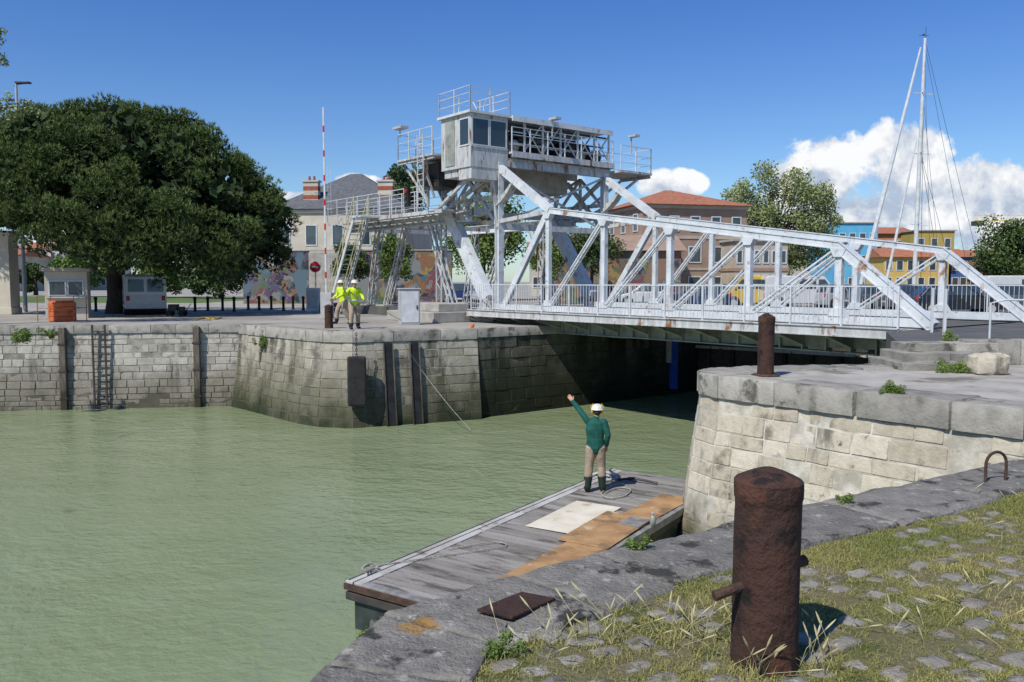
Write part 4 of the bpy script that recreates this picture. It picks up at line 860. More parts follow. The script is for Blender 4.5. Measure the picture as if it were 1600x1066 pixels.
mb=MB(); blk(mb,17.8,21.5,-2.9,-.6,Q,Q+.42); mb.build('block','concrete',t,bevel=.03)
mb=MB(); blk(mb,18.2,21.2,-2.4,-.9,Q+.42,Q+.75); mb.build('block','concrete',t,bevel=.03)
mb=MB(); blk(mb,17.85,34,-.55,6.5,Q,DK-.02); struct(mb.build('road_ramp','asphalt'))
t=thing('bearing_block','white steel bearing stand beneath the near bridge truss on the plinth','bearing',tuple(BW(17.6,-.5,Q+.4)))
mb=MB(); mb.bx(-.35,.35,-.3,.3,-.4,.15); mb.build('base','rustwhite',t,bevel=.01); mb=MB(); mb.prismy([(-.3,.153),(.3,.153),(.12,.55),(-.12,.55)],-.25,.25); mb.build('saddle','rustwhite',t,bevel=.01)
p=G(641,508); t=thing('control_cabinet','tall pale grey control cabinet left of the concrete plinth','cabinet',tuple(p),.3)
mb=MB(); mb.bx(-.38,.38,0,.5,.0,1.35); mb.bx(-.42,.42,-.04,.54,1.35,1.4); mb.build('housing','greyp',t,bevel=.015)
mb=MB(); mb.bx(-.33,.33,-.02,-.003,.1,1.28); dr=mb.build('door','whitec',t); mb=MB(); mb.bx(.24,.28,-.05,-.02,.6,.75); mb.build('handle','black',dr)
t=thing('end_railing','white picket railing on the road at the far right beyond the bridge end','railing')
mb=MB(); railing(mb,BW(-.3,7.28,DK),BW(-14,7.28,DK),1.05,.12,post=2.5); mb.build('rail','whitec',t)
t=thing('post_pair','two white posts at the top of the stone steps','post')
for x,y in ((8.9,17.1),(9.9,19.6)): mb=MB(); mb.bar((x,y,DK),(x,y,DK+1.05),.05); mb.build('post','whitec',t)
t=thing('gate_frame','white tubular gate frame standing at the far right of the quay','gate frame')
x=9.95; mb=MB(); mb.tube([(x,17.3,DK),(x,17.3,DK+.75),(x+.3,17.3,DK+.82),(x+1.6,17.25,DK+.80)],.022,8); mb.tube([(x+1.6,17.25,DK),(x+1.6,17.25,DK+.8)],.022,8); mb.build('frame','whitec',t)
# ---------------------------------------------------------------- things on walls
def online(px,A,B):
    k=(px-800)/F; A=Vector(A);B=Vector(B); d=B-A; t=(k*A.y-A.x)/(d.x-k*d.y); return A+d*t
for px,lab in ((99,'left brown timber fender post on the pale quay wall'),(308,'right brown timber fender post on the pale quay wall near the corner')):
    p=online(px,(-30,28.75),(-10.4,31.7)); t=thing('fender_post',lab,'fender',(p.x,p.y-.12,-.2),R(8.5))
    mb=MB(); mb.bx(-.11,.11,-.14,.1,0,3.25); mb.build('timber','timber',t,bevel=.01)
    for z in (.6,1.6,2.6): mb=MB(); mb.bx(-.14,.14,-.155,.1,z,z+.07); mb.build('strap','darksteel',t)
p=online(157,(-30,28.75),(-10.4,31.7)); t=thing('quay_ladder','dark iron ladder fixed to the left quay wall','ladder',(p.x,p.y-.2,0),R(8.5))
for x in (-.22,.22): mb=MB(); mb.bar((x,0,-.3),(x,0,3.15),.06); mb.build('rail','darksteel',t)
for k in range(11): mb=MB(); mb.bar((-.19,0,.1+k*.28),(.19,0,.1+k*.28),.035); mb.build('rung','darksteel',t)
A1,B1=(-5.2,27.1),(-1.2,28.9); rzb=math.atan2(1.8,4.0)
for px,lab in ((604,'left dark vertical stop log slot in the projecting quay corner'),(645,'right dark vertical stop log slot in the projecting quay corner')):
    p=online(px,A1,B1); t=thing('wall_slot',lab,'slot',(p.x,p.y,0),rzb)
    mb=MB(); mb.add([(-.15,-.56,-.3),(.15,-.56,-.3),(.15,-.12,2.72),(-.15,-.12,2.72)],[(0,1,2,3)]); mb.build('recess_shade_panel','black',t)  # black panel laid on the wall face, painted shade of the slot
    for s in (-1,1): mb=MB(); mb.bar((s*.16,-.57,-.3),(s*.16,-.13,2.72),.03,.07,side=(1,0,0)); mb.build('steel_edge','timber',t)
p=Vector((-5.02,27.0)); t=thing('hanging_fender','long dark rubber fender hanging from a chain on the quay corner','fender',(p.x,p.y-.25,0),.2)
mb=MB(); mb.bx(-.3,.3,-.28,.0,.75,2.35); mb.build('rubber_block','rubber',t,bevel=.06)
mb=MB()
for k in range(9):
    z=2.38+k*.085; a=(k%2)*PI/2; pts=[(.0+.028*math.cos(w)*math.cos(a),-.12+.028*math.cos(w)*math.sin(a)+(.0 if z<3 else .05),z+.055*math.sin(w)) for w in np.linspace(0,2*PI,9)]; mb.tube(pts,.012,5)
mb.build('chain','rust2',t,smooth=True)
p=G(735,513); t=thing('rescue_tube','orange rescue tube hanging at the quay edge by the bridge heel','rescue tube',tuple(p))
mb=MB(); mb.tube([(-.08,-.22,-.42),(-.03,-.24,-.2),(.06,-.2,.05),(.10,-.1,.12)],.06,10); mb.build('tube','orange',t,smooth=True)
p=online(1046,(-1.2,28.9),(8.2,36.3)); t=thing('guide_post','tall blue steel guide post on the channel wall under the bridge','post',(p.x,p.y-.7,0),.3)
mb=MB(); mb.bx(-.06,.22,-.12,.12,.3,2.75); mb.build('post_body','blue',t,bevel=.02); mb=MB(); mb.bx(-.22,-.08,-.1,.1,1.4,2.8); mb.build('backing','greyp',t)
rope('mooring_line','thin rope slanting from the far quay corner down to the water',[G(622,522),PY(660,580,27.0),PY(700,632,26.4),PY(735,672,25.9)],.008)
rope('strap','yellow strap lying on the far quay behind the left wall',[G(305,500,Q+.03),G(320,497,Q+.03),G(335,499,Q+.03),G(345,496,Q+.03)],.035,'yellowp','strap')
# ---------------------------------------------------------------- street furniture far left
p=G(511,497); t=thing('barrier','tall raised red and white striped barrier arm beside the bridge stair','barrier',(p.x,p.y,Q))
mb=MB(); mb.bx(-.25,.25,-.2,.3,0,1.15); mb.build('housing','greyp',t,bevel=.02)
Hh=PY(511,168,p.y).z-Q; mb=MB(); k=0; z=1.0
while z<Hh-.1: z2=min(Hh,z+(.8 if k%2==0 else .28)); mb.bar((.0,-.1,z),(.0,-.1,z2),.07,.07,mi=k%2); z=z2; k+=1
mb.build('arm',['whitec','red'],t)
mb=MB()
for x in (.15,.28): mb.bar((x,-.1,1.6),(x,-.1,Hh-2.6),.010)
for k in range(16): mb.bar((.0,-.1,1.7+k*.32),(.28,-.1,1.7+k*.32),.010)
mb.build('skirt','whitec',t)
def signpost(px,py,h,label,kind):
    p=G(px,py); t=thing('road_sign',label,'sign',tuple(p)); mb=MB(); mb.tube([(0,0,0),(0,0,h)],.035,8); mb.build('pole','greyp',t)
    mb=MB(); mb.tube([(0,-.05,h-.35),(0,-.075,h-.35)],.33,24); f_=mb.build('sign_face','whitec' ,t)
    mb=MB(); mb.tube([(0,-.076,h-.35),(0,-.082,h-.35)],.30,24); mb.build('disc','red' if kind=='no' else 'greyp',f_)
    if kind=='no': mb=MB(); mb.bx(-.21,.21,-.09,-.083,h-.40,h-.30); mb.build('bar','whitec',f_)
    return t
signpost(494,484,2.85,'round red no entry sign with a white bar left of the barrier','no')
signpost(424,482,3.2,'round grey backed road sign on a pole left of the no entry sign','gr')
p=G(490,487); t=thing('ticket_post','narrow white cabinet post beside the no entry sign','cabinet',tuple(p)); mb=MB(); mb.bx(-.35,.35,-.2,.2,0,1.3); mb.build('housing','whitec',t,bevel=.02); mb=MB(); mb.bx(-.28,.28,-.215,-.203,.2,1.2); mb.build('door','greyp',t)
def lamp(px,py,h,label,d=1):
    p=G(px,py); t=thing('street_lamp',label,'street lamp',tuple(p)); mb=MB(); mb.tube([(0,0,0),(0,0,h*.5),(0,0,h)],[.11,.085,.06],10); mb.build('pole','greyp',t,smooth=True)
    mb=MB(); mb.tube([(-.1,0,h-.1),(.0,0,h),(.5*d,0,h+.05)],.035,6); mb.bx(min(.0,.75*d),max(.0,.75*d),-.15,.15,h+.04,h+.13); mb.build('lamp_head','darksteel',t,bevel=.02); return t
h=PY(42,132,G(40,488).y).z-Q
lamp(40,488,h,'tall grey street lamp at the far left beside the pine tree')
t0=thing('small_bollard','short dark iron bollard in the chained row on the far quay','bollard',tuple(G(305,487)),group='row of short dark bollards on the far quay')
mb=MB(); mb.lathe([(.1,0),(.1,.05),(.075,.08),(.07,.62),(.09,.66),(.1,.72),(.085,.79),(.03,.83)],12); mb.build('post','black',t0,smooth=True)
for px,py in ((325,486),(348,486),(366,487),(388,484),(405,485),(424,484),(443,486),(458,484),(474,485),(150,487),(130,487)): dup(t0,tuple(G(px,py)))
p=G(88,499); t=thing('kiosk','small cream ticket kiosk with flat roof near the left edge','kiosk',tuple(p+Vector((0,.9,0))),R(22))
mb=MB(); mb.bx(-.85,.85,0,1.5,0,2.1); mb.build('wall','cream',t,bevel=.01); mb=MB(); mb.bx(-1.0,1.0,-.25,1.65,2.103,2.26); mb.build('roof','tan2',t,bevel=.02)
win(0,-.7,.0,1.0,1.7,'y',t,fm='whitec'); win(0,.05,.7,1.0,1.7,'y',t,fm='whitec'); mb=MB(); mb.bx(-.8,.8,-.3,0,.92,.97); mb.build('counter','whitec',t)
p=G(98,502); t=thing('orange_drum','wide orange ribbed plastic drum inside a light barrier frame by the kiosk','drum',tuple(p))
r=.52; mb=MB(); mb.lathe([(r*.9,0),(r,.03),(r,.18),(r*.95,.20),(r,.22),(r,.38),(r*.95,.40),(r,.42),(r,.58),(r*.95,.60),(r,.62),(r,.76),(r*.9,.80),(.4,.86),(.05,.88)],24); mb.build('drum_body','orange',t,smooth=True,ang=25)
mb=MB()
for x in (-.75,.75):
    for y in (-.5,.5): mb.bar((x,y,0),(x,y,1.05),.025)
for z in (.55,1.05): mb.bar((-.75,-.5,z),(.75,-.5,z),.02); mb.bar((-.75,.5,z),(.75,.5,z),.02); mb.bar((.75,-.5,z),(.75,.5,z),.02)
mb.build('frame','brick',t)
p=G(276,494); t=thing('hand_cart','dark tool cart with wheels standing in the pine shade','cart',tuple(p)); t.scale=(.75,.75,.75)
mb=MB(); mb.bx(-.6,.6,-.3,.3,.3,.38); mb.bx(-.45,.1,-.25,.25,.385,.75); mb.bx(.2,.5,-.2,.2,.385,.6); mb.bar((.6,0,.35),(.95,0,.8),.04); mb.build('tray','darksteel',t,bevel=.01)
for x in (-.4,.4):
    for y in (-.33,.33): mb=MB(); mb.tube([(x,y-.04,.17),(x,y+.04,.17)],.17,14); mb.build('wheel','rubber',t)
# ---------------------------------------------------------------- vehicles
def wheel(root,x,y,r,w=.2):
    mb=MB(); mb.tube([(x,y-w/2,r),(x,y+w/2,r)],r,20); wv=mb.build('wheel','rubber',root,smooth=True,bevel=.02)
    s=1 if y>0 else -1; mb=MB(); mb.tube([(x,y+s*w/2,r),(x,y+s*(w/2+.012),r)],r*.62,14); mb.build('rim','greyp',wv)
def vehicle(name,label,cat,loc,rz,kind,paint,group=None):
    t=thing(name,label,cat,loc,rz,group); 
    if kind=='car': Lh,W_,H=2.1,1.72,1.46; low=[(-2.08,.25),(-2.1,.62),(-2.0,.9),(-1.2,.95),(1.05,.93),(1.85,.78),(2.08,.6),(2.1,.28)]; gh=(-1.95,1.1,-1.45,.35,.93,1.46)
    if kind=='hatch': Lh,W_,H=1.85,1.68,1.5; low=[(-1.83,.25),(-1.86,.62),(-1.82,.95),(-1.2,.98),(.9,.95),(1.6,.8),(1.83,.6),(1.85,.28)]; gh=(-1.82,1.05,-1.5,.3,.95,1.5)
    if kind=='van': Lh,W_,H=2.45,1.9,2.0; low=[(-2.43,.3),(-2.45,1.0),(-2.4,1.9),(-2.25,2.0),(.95,2.0),(1.15,1.93),(1.75,1.15),(2.35,.95),(2.45,.7),(2.45,.32)]; gh=None
    mb=MB(); mb.prismy(low,-W_/2,W_/2); mb.build('body',paint,t,bevel=.06)
    wy=W_/2-.09; wr=.31 if kind!='van' else .34; wx=Lh*.66
    for x in (-wx,wx):
        for s in (-1,1): wheel(t,x,s*(wy+.01),wr)
        mb=MB(); mb.tube([(x,-W_/2-.004,wr+.02),(x,W_/2+.004,wr+.02)],wr+.06,22); mb.build('wheel_arch','black',t)
    if gh:
        x0,x1,x2,x3,z0,z1=gh; a=W_/2-.04; c=W_/2-.22
        vb=[(x0,-a,z0-.03),(x1,-a,z0-.03),(x1,a,z0-.03),(x0,a,z0-.03),(x2,-c,z1),(x3,-c,z1),(x3,c,z1),(x2,c,z1)]
        mb=MB(); mb.hexa(vb); mb.build('cabin',paint,t,bevel=.05)
        V_=[Vector(v) for v in vb]
        def pane(q,u0,u1,w0,w1,nrm,nm='window'):
            def at(u,w): return q[0].lerp(q[1],u).lerp(q[3].lerp(q[2],u),w)+Vector(nrm)*.012
            mb=MB(); mb.add([at(u0,w0),at(u1,w0),at(u1,w1),at(u0,w1)],[(0,1,2,3)]); mb.build(nm,'glass',t)
        for s,q in ((-1,(V_[0],V_[1],V_[5],V_[4])),(1,(V_[3],V_[2],V_[6],V_[7]))):
            pane(q,.08,.50,.12,.88,(0,s,.3)); pane(q,.53,.92,.12,.88,(0,s,.3))
        pane((V_[1],V_[2],V_[6],V_[5]),.07,.93,.1,.92,(1,0,.6),'windscreen'); pane((V_[0],V_[3],V_[7],V_[4]),.08,.92,.15,.9,(-1,0,.3),'rear_window')
    else:
        y=W_/2+.006
        for s in (-1,1):
            mb=MB(); mb.add([(.75,s*y,1.2),(1.6,s*y,1.2),(1.12,s*y,1.78),(.75,s*y,1.78)],[(0,1,2,3)]); mb.build('window','glass',t)
            mb=MB(); mb.add([(-.4,s*y,1.2),(.6,s*y,1.2),(.6,s*y,1.78),(-.4,s*y,1.78)],[(0,1,2,3)]); mb.build('window','glass',t)
        mb=MB(); mb.add([(1.77,-.75,1.2),(1.77,.75,1.2),(1.23,.68,1.9),(1.23,-.68,1.9)],[(0,1,2,3)]); mb.build('windscreen','glass',t)
        for s in (-1,1): mb=MB(); mb.add([(-2.472,s*.08,1.15),(-2.472,s*.8,1.15),(-2.44,s*.76,1.75),(-2.44,s*.08,1.75)],[(0,1,2,3)]); mb.build('rear_window','glass',t)
    for s in (-1,1):
        mb=MB(); mb.bx(Lh-.12,Lh+.012,s*W_*.36-.16,s*W_*.36+.16,.62,.76); mb.build('headlight','whitec',t,bevel=.02)
        mb=MB(); mb.bx(-Lh-.012,-Lh+.12,s*W_*.42-.08,s*W_*.42+.08,.72,.95); mb.build('taillight','red',t,bevel=.01)
        mb=MB(); mb.bx(.75 if gh else 1.45,.9 if gh else 1.6,s*(W_/2+.02)-.07,s*(W_/2+.02)+.07,.98 if gh else 1.2,1.1 if gh else 1.4); mb.build('mirror',paint,t,bevel=.02)
    for a_,b_,z_ in ((Lh,Lh+.02,.4),(-Lh-.02,-Lh,.5)): mb=MB(); mb.bx(a_,b_,-.26,.26,z_,z_+.1); mb.build('number_plate','whitec',t)
    return t
pw=carpaint('white_car_paint',(.62,.62,.61)); pdk=carpaint('dark_blue_car_paint',(.015,.03,.09)); pyl=carpaint('yellow_van_paint',(.62,.41,.03)); psv=carpaint('silver_car_paint',(.36,.37,.38)); pbk=carpaint('black_car_paint',(.015,.015,.017)); pgr=carpaint('grey_car_paint',(.09,.1,.11)); pbl=carpaint('blue_car_paint',(.03,.10,.30))
p=G(224,490); vehicle('parked_van','white van parked under the pine tree showing its rear','van',tuple(p),R(117),'van',pw)
def cr(px,D,kind,paint,rz,label,nm='parked_car',cat='car'):
    p=Vector(((px-800)/F*D,D,Q)); vehicle(nm,label,cat,tuple(p),R(rz),kind,paint,'vehicles parked beyond the bridge')
cr(712,60,'hatch',pdk,-80,'dark blue car facing the bridge seen through the trestle legs')
cr(740,63,'car',psv,-90,'silver car behind the bridge tower column')
cr(1085,52,'car',pdk,175,'dark blue car behind the middle truss panel')
cr(1135,52.5,'hatch',pbl,178,'bright blue small car next to the yellow van')
cr(1180,52,'van',pyl,180,'yellow van parked behind the bridge truss','parked_van','van')
cr(1250,51,'van',pw,0,'white van parked behind the bridge truss','parked_van','van')
cr(1322,50,'hatch',psv,10,'silver small car behind the near end diagonal of the bridge')
cr(1378,48,'car',pgr,5,'dark grey car between the two end diagonals')
cr(1432,46,'hatch',pgr,0,'dark grey small car behind the right railing')
cr(1492,42,'car',pbk,-8,'black car nearest the right bridge end')
cr(1575,43,'hatch',pgr,-5,'grey small car at the far right edge of the photo')
cr(1590,50,'van',pw,0,'white van at the far right behind the grey car','parked_van','van')
cr(1010,56,'hatch',pw,170,'white small car behind the bridge railing near the orange mural')
# ---------------------------------------------------------------- buildings
def building(name,label,X,Y,rz,w,d,h,wm,roof=None,wins=(),bands=(),chims=(),wfm='whitec',wh=1.5,ww=1.0,side=None,cat='building'):
    t=thing(name,label,cat,(X,Y,Q),rz)
    mb=MB(); mb.bx(-w/2,w/2,0,d,-.1,h); mb.build('wall',wm,t)
    for (z,th,pr,m) in bands: mb=MB(); mb.bx(-w/2-pr,w/2+pr,-pr,d+pr,z,z+th); mb.build('cornice',m,t)
    if roof:
        kind,rh,ov,m=roof; z=h+.003; mb=MB(); x0,x1,y0,y1=-w/2-ov,w/2+ov,-ov,d+ov; hip=min(d/2+ov,w/2+ov)
        if kind=='hip':
            rx=max(0,w/2+ov-hip*.95); vs=[(x0,y0,z),(x1,y0,z),(x1,y1,z),(x0,y1,z),(-rx,d/2,z+rh),(rx+.01,d/2,z+rh)]
            mb.add(vs,[(0,1,5,4),(1,2,5),(2,3,4,5),(3,0,4),(0,3,2,1)])
        elif kind=='gable': mb.add([(x0,y0,z),(x1,y0,z),(x1,y1,z),(x0,y1,z),(x0,d/2,z+rh),(x1,d/2,z+rh)],[(0,1,5,4),(1,2,5),(2,3,4,5),(3,0,4),(0,3,2,1)])
        else: mb.add([(x0,y0,z),(x1,y0,z),(x1,y1,z),(x0,y1,z),(x0,y0,z+.15),(x1,y0,z+.15),(x1,y1,z+rh),(x0,y1,z+rh)],[(0,1,2,3),(4,5,6,7),(0,1,5,4),(1,2,6,5),(2,3,7,6),(3,0,4,7)])
        rf=mb.build('roof',m,t)
        for (cx,cy,cw,chh) in chims:
            mb=MB(); k=0; zz=h+.2
            while zz<h+chh: mb.bx(cx-cw/2,cx+cw/2,cy-.35,cy+.35,zz,zz+.4,k%2); zz+=.4; k+=1
            mb.bx(cx-cw/2-.1,cx+cw/2+.1,cy-.45,cy+.45,zz,zz+.15,1); mb.lathe([(.14,zz+.15),(.1,zz+.55)],8,c=(cx-.2,cy,0)); mb.lathe([(.14,zz+.15),(.1,zz+.55)],8,c=(cx+.25,cy,0)); mb.build('chimney',['brick','stoneb'],rf)
    for row in wins:
        z,n=row[0],row[1]; wv=row[2] if len(row)>2 else ww; hv=row[3] if len(row)>3 else wh
        for i in range(n): x=-w/2+w*(i+.5)/n; win(0,x-wv/2,x+wv/2,z,z+hv,'y',t,out=.06,fm=wfm,fr=.09)
    if side:
        s,rows=side; xx=s*w/2
        for row in rows:
            z,n=row[0],row[1]
            for i in range(n): y=d*(i+.5)/n; win(xx,y-ww/2,y+ww/2,z,z+wh,'x',t,out=.06,fm=wfm,fr=.09,sgn=s)
    return t
building('mansion','large pale stone mansion with grey slate hip roof behind the trestle',-15.8,76,R(-6),12.5,12,8.2,'stoneb',('hip',3.9,.4,'slate'),[(1.2,5,1.1,2),(4.9,5,1.1,1.9)],[(3.9,.25,.08,'stoneb'),(7.9,.25,.2,'cream')],[(-2.9,1.5,1.4,2.4),(4.0,2,1.4,2.6)],side=(-1,[(1.2,4),(4.9,4)]))
t=thing('mural_wall','wall painted with blue and yellow mural left of the barrier','wall',(-15.7,62,Q),0); mb=MB(); mb.bx(-4.3,.6,0,.35,0,3.9); mb.build('painted_face','mural1',t); mb=MB(); mb.bx(.61,3.0,0,.33,0,3.8); mb.build('plain_face','concrete',t); mb=MB(); mb.bx(-4.35,3.05,-.06,.4,3.9,3.98); mb.build('capping','concrete',t)
t=thing('mural_wall','wall painted with red and pale mural behind the trestle stair','wall',(-9.3,61,Q),0); mb=MB(); mb.bx(-3.3,4.9,0,.35,0,3.9); mb.build('painted_face','mural2',t); mb=MB(); mb.bx(-3.3,4.95,-.06,.4,3.9,3.98); mb.build('capping','concrete',t)
building('low_building','low building with brown pitched roof and orange mural behind the bridge truss',8.2,64,0,9.5,8,4.0,'mural3',('gable',1.4,.4,'terr'))
building('townhouse','tan building with clay tile hip roof behind the bridge truss',15.3,70,R(14),9.5,11,8.0,'terr',('hip',1.8,.5,'tile'),[(5.8,5,.9,1.3),(3.2,5,1.2,1.4),(.8,5,1.2,1.3)],[(5.2,.25,.06,'tan2'),(2.6,.2,.06,'tan2'),(7.7,.28,.15,'tan2')],side=(-1,[(5.8,4),(3.2,4),(.8,4)]))
building('annex_building','beige annex with rows of gridded windows right of the tan building',20.3,68,R(8),4.5,9,4.9,'tan2',('shed',.3,.2,'concrete'),[(3.1,6,.55,1.1),(1.0,6,.55,1.2)],[(2.5,.25,.08,'terr')])
ol=mat('olive_yellow_render',(.42,.34,.09),(.36,.29,.08),.8,rough=.9); ye=mat('yellow_render',(.60,.42,.13),(.50,.35,.11),.8,rough=.9); sb=mat('sky_blue_render',(.12,.42,.62),(.10,.36,.55),.8,rough=.9); og=mat('orange_render',(.50,.25,.12),(.42,.2,.10),.8,rough=.9); db=mat('deep_blue_render',(.06,.14,.34),(.05,.11,.28),.8,rough=.9)
def far(px0,px1,ytop,D,m,label,roof=('gable',1.2,.4,'tile'),rows=3,n=3,rz=0,d=10):
    x0=(px0-800)/F*D; x1=(px1-800)/F*D; h=CH+(440-ytop)*D/F-Q
    building('apartment_building',label,(x0+x1)/2,D,R(rz),x1-x0,d,h,m,roof,[(.9+k*(h-.5)/rows,n,.9,1.3) for k in range(rows)])
far(1305,1368,350,112,sb,'sky blue apartment building left of the white mast',('shed',.3,.2,'concrete'),n=4)
far(1362,1428,366,116,og,'orange apartment building directly behind the white mast',n=4)
far(1425,1487,362,112,ol,'olive yellow apartment building right of the white mast',('shed',.3,.2,'concrete'),n=3)
far(1378,1480,402,106,ye,'yellow low apartment row in front of the orange building',rows=2,n=6,d=5)
far(1484,1522,402,107,db,'deep blue apartment building right of the olive one',rows=2,n=3)
far(1522,1600,402,122,ye,'yellow apartment block beneath the crane',rows=2,n=5)
far(1530,1640,418,104,og,'low orange houses at the right edge behind the cars',rows=1,n=6)
far(1255,1300,384,122,M['cream'],'cream block partly hidden by the round tree',n=3)
far(30,105,388,150,M['cream'],'white far block with clay tile roof left of the kiosk',rows=3,n=6)
far(-20,28,400,140,M['cream'],'pale far house seen at the left edge',rows=2,n=3)
far(118,170,405,160,M['stoneb'],'distant pale house behind the kiosk roof',rows=2,n=4)
far(830,880,392,95,M['cream'],'pale house seen through the bridge tower',rows=2,n=3)
p=G(8,492); t=thing('stone_pillar','tall cut stone pillar with moulded cornice at the left photo edge','pillar',(p.x,p.y,Q)); hp=PY(10,372,p.y).z-Q
mb=MB(); mb.bx(-1.4,.3,0,.8,0,hp); mb.build('shaft','stoneb',t)
for q in ((-1.45,.38,-.08,.88,hp,hp+.15),(-1.55,.48,-.18,.98,hp+.15,hp+.35),(-1.45,.36,-.06,.86,0,.35)): mb=MB(); mb.bx(*q); mb.build('cornice','stoneb',t,bevel=.02)
t=thing('tower_crane','yellow tower crane with lattice jib far away at the right edge','crane',(0,0,0))
D=170; z=PY(1560,345,D).z; x0=(1516-800)/F*D; x1=(1700-800)/F*D; mb=MB()
for (dy,dz) in ((-.4,0),(.4,0),(0,1.1)): mb.bar((x0,D+dy,z+dz),(x1,D+dy,z+dz),.10)
n=12
for k in range(n):
    a=x0+(x1-x0)*k/n; c=x0+(x1-x0)*(k+.5)/n; e=x0+(x1-x0)*(k+1)/n; mb.bar((a,D-.4,z),(c,D,z+1.1),.06); mb.bar((c,D,z+1.1),(e,D-.4,z),.06)
mb.build('jib','yellowp',t); mb=MB(); mb.bar((x1-3,D,Q),(x1-3,D,z+4),1.0); mb.build('mast','yellowp',t); mb=MB(); mb.bx(x0,x0+1.6,D-1,D+1,z-1.0,z-.1); mb.build('trolley','darksteel',t)
# ---------------------------------------------------------------- sailboat
mx=PY(1428,440,74).x; t=thing('sailboat','white sailing yacht with tall mast and furled headsail moored beyond the car park','sailboat',(mx,74,0))
secs=[(-5.6,.05,1.75,1.2),(-4,.9,1.6,.3),(-1.5,1.75,1.45,-.1),(2,2.0,1.35,-.2),(5,1.7,1.3,0),(7.2,1.2,1.3,.4)]
mb=MB(); vs=[];fs=[]
for (x,hw,zt,zb) in secs:
    for (a,bz_) in ((-1,1),(-.95,.5),(-.6,.12),(0,0),(.6,.12),(.95,.5),(1,1)): vs.append((x,a*hw,zb+(zt-zb)*bz_))
for i in range(len(secs)-1):
    for k in range(6): fs.append((i*7+k,i*7+k+1,(i+1)*7+k+1,(i+1)*7+k))
    fs.append((i*7,i*7+6,(i+1)*7+6,(i+1)*7))
fs.append(tuple(range(35,42))); mb.add(vs,fs); mb.build('hull','whitec',t,smooth=True)
mb=MB(); mb.prismy([(-1.8,1.4),(-1.2,1.95),(2.5,2.0),(3.2,1.35)],-1.1,1.1); mb.build('coachroof','whitec',t,bevel=.08)
mt=PY(1434,60,74).z; mb=MB(); mb.tube([(0,0,1.4),(.1,0,mt*.5),(.25,0,mt)],[.20,.18,.12],10); ms=mb.build('mast','whitec',t,smooth=True)
for f_ in (.38,.62,.82): mb=MB(); mb.bar((.1,-1.0*(1.2-f_*.6),mt*f_),(.1,1.0*(1.2-f_*.6),mt*f_),.07,.04); mb.bar((-.6,0,mt*f_),(1.1,0,mt*f_-.15),.05); mb.build('spreader','whitec',ms)
mb=MB(); mb.bar((.3,0,mt),(.3,0,mt+1.0),.03); mb.bar((-.3,0,mt+.25),(.6,0,mt+.25),.03); mb.sph((.1,0,mt+.3),.1,8,6); mb.build('masthead_gear','darksteel',ms)
mb=MB(); mb.tube([(-5.3,0,1.9),(-2.6,0,mt*.5+.9),(-.1,0,mt*.97)],[.19,.2,.08],8); mb.build('furled_headsail','whitec',t,smooth=True)
mb=MB(); mb.tube([(-3.0,0,1.8),(-1.6,0,mt*.36),(-.2,0,mt*.66)],[.12,.13,.05],8); mb.build('furled_staysail','whitec',t,smooth=True)
mb=MB(); mb.tube([(.3,0,3.0),(5.6,0,3.2)],.13,8); mb.tube([(.3,0,3.25),(5.2,0,3.42)],.2,8); mb.build('boom','whitec',t,smooth=True)
for (x,y,f_) in ((7.1,0,1),(6.2,.9,.98),(3.6,1.5,.82),(2.2,-1.6,.62),(1.5,1.7,.98),(4.6,0,.62),(.8,-1.8,.98)): mb=MB(); mb.tube([(x,y,1.4),(.2,0,mt*f_)],.018,4); mb.build('stay_wire','darksteel',t)
# ---------------------------------------------------------------- trees
def tree(name,label,X,Y,zc,rx,ry,rz,m,n,size,k=46,trunk=.22,clump=.33,lean=0,cat='tree',seed=1,base=Q,cs=None,rad=None,rp=.6):
    random.seed(seed); t=thing(name,label,cat,(X,Y,base)); zc=zc-base
    if cs is None:
        cs=[];rad=[]
        while len(cs)<k:
            d=Vector((random.gauss(0,1),random.gauss(0,1),random.gauss(0,1))).normalized(); r=random.uniform(.15,1)**rp
            cs.append((d.x*rx*r*.85,d.y*ry*r*.85,zc+d.z*rz*r*.85)); rad.append(min(rx,rz)*clump*random.uniform(.55,1.3))
    leafcloud('crown',m,t,cs,rad,n,size)
    mb=MB(); tp=zc-rz*.3; mb.tube([(0,0,-.1),(lean*.3,0,tp*.5),(lean,0,tp),(lean,0,zc+rz*.3)],[trunk*1.3,trunk,trunk*.75,trunk*.3],9); tk=mb.build('trunk','bark',t,smooth=True)
    mb=MB()
    for c in cs[::2]:
        z0=random.uniform(tp*.75,zc); a=Vector((lean,0,z0)); e=Vector(c); mid=a.lerp(e,.5)+Vector((0,0,-.08*(e-a).length)); mb.tube([a,mid,e],[trunk*.35,trunk*.2,trunk*.06],5)
    mb.build('branch','bark',tk,smooth=True); return t
def T(px,yc,D): p=PY(px,yc,D); return p.x,D,p.z
x,y,z=T(1216,345,84); tree('broadleaf_tree','round olive green tree standing right of the tan building',x,y,z,7.3,5.5,6.6,'leafo',32000,.13,230,.3,.14,seed=33,rp=.45)
x,y,z=T(1585,395,96); tree('broadleaf_tree','dark green tree at the far right edge below the crane',x,y,z,4.6,4,4.4,'leafd',11000,.18,50,.25,seed=4)
x,y,z=T(755,360,72); tree('broadleaf_tree','green tree behind the bridge tower between the two box arms',x,y,z,3.9,3.5,4.4,'leaf',12000,.15,50,seed=5)
x,y,z=T(632,310,92); tree('broadleaf_tree','dark tree rising behind the left balcony of the bridge',x,y,z,3.0,3,4.6,'leafd',8000,.17,36,seed=6)
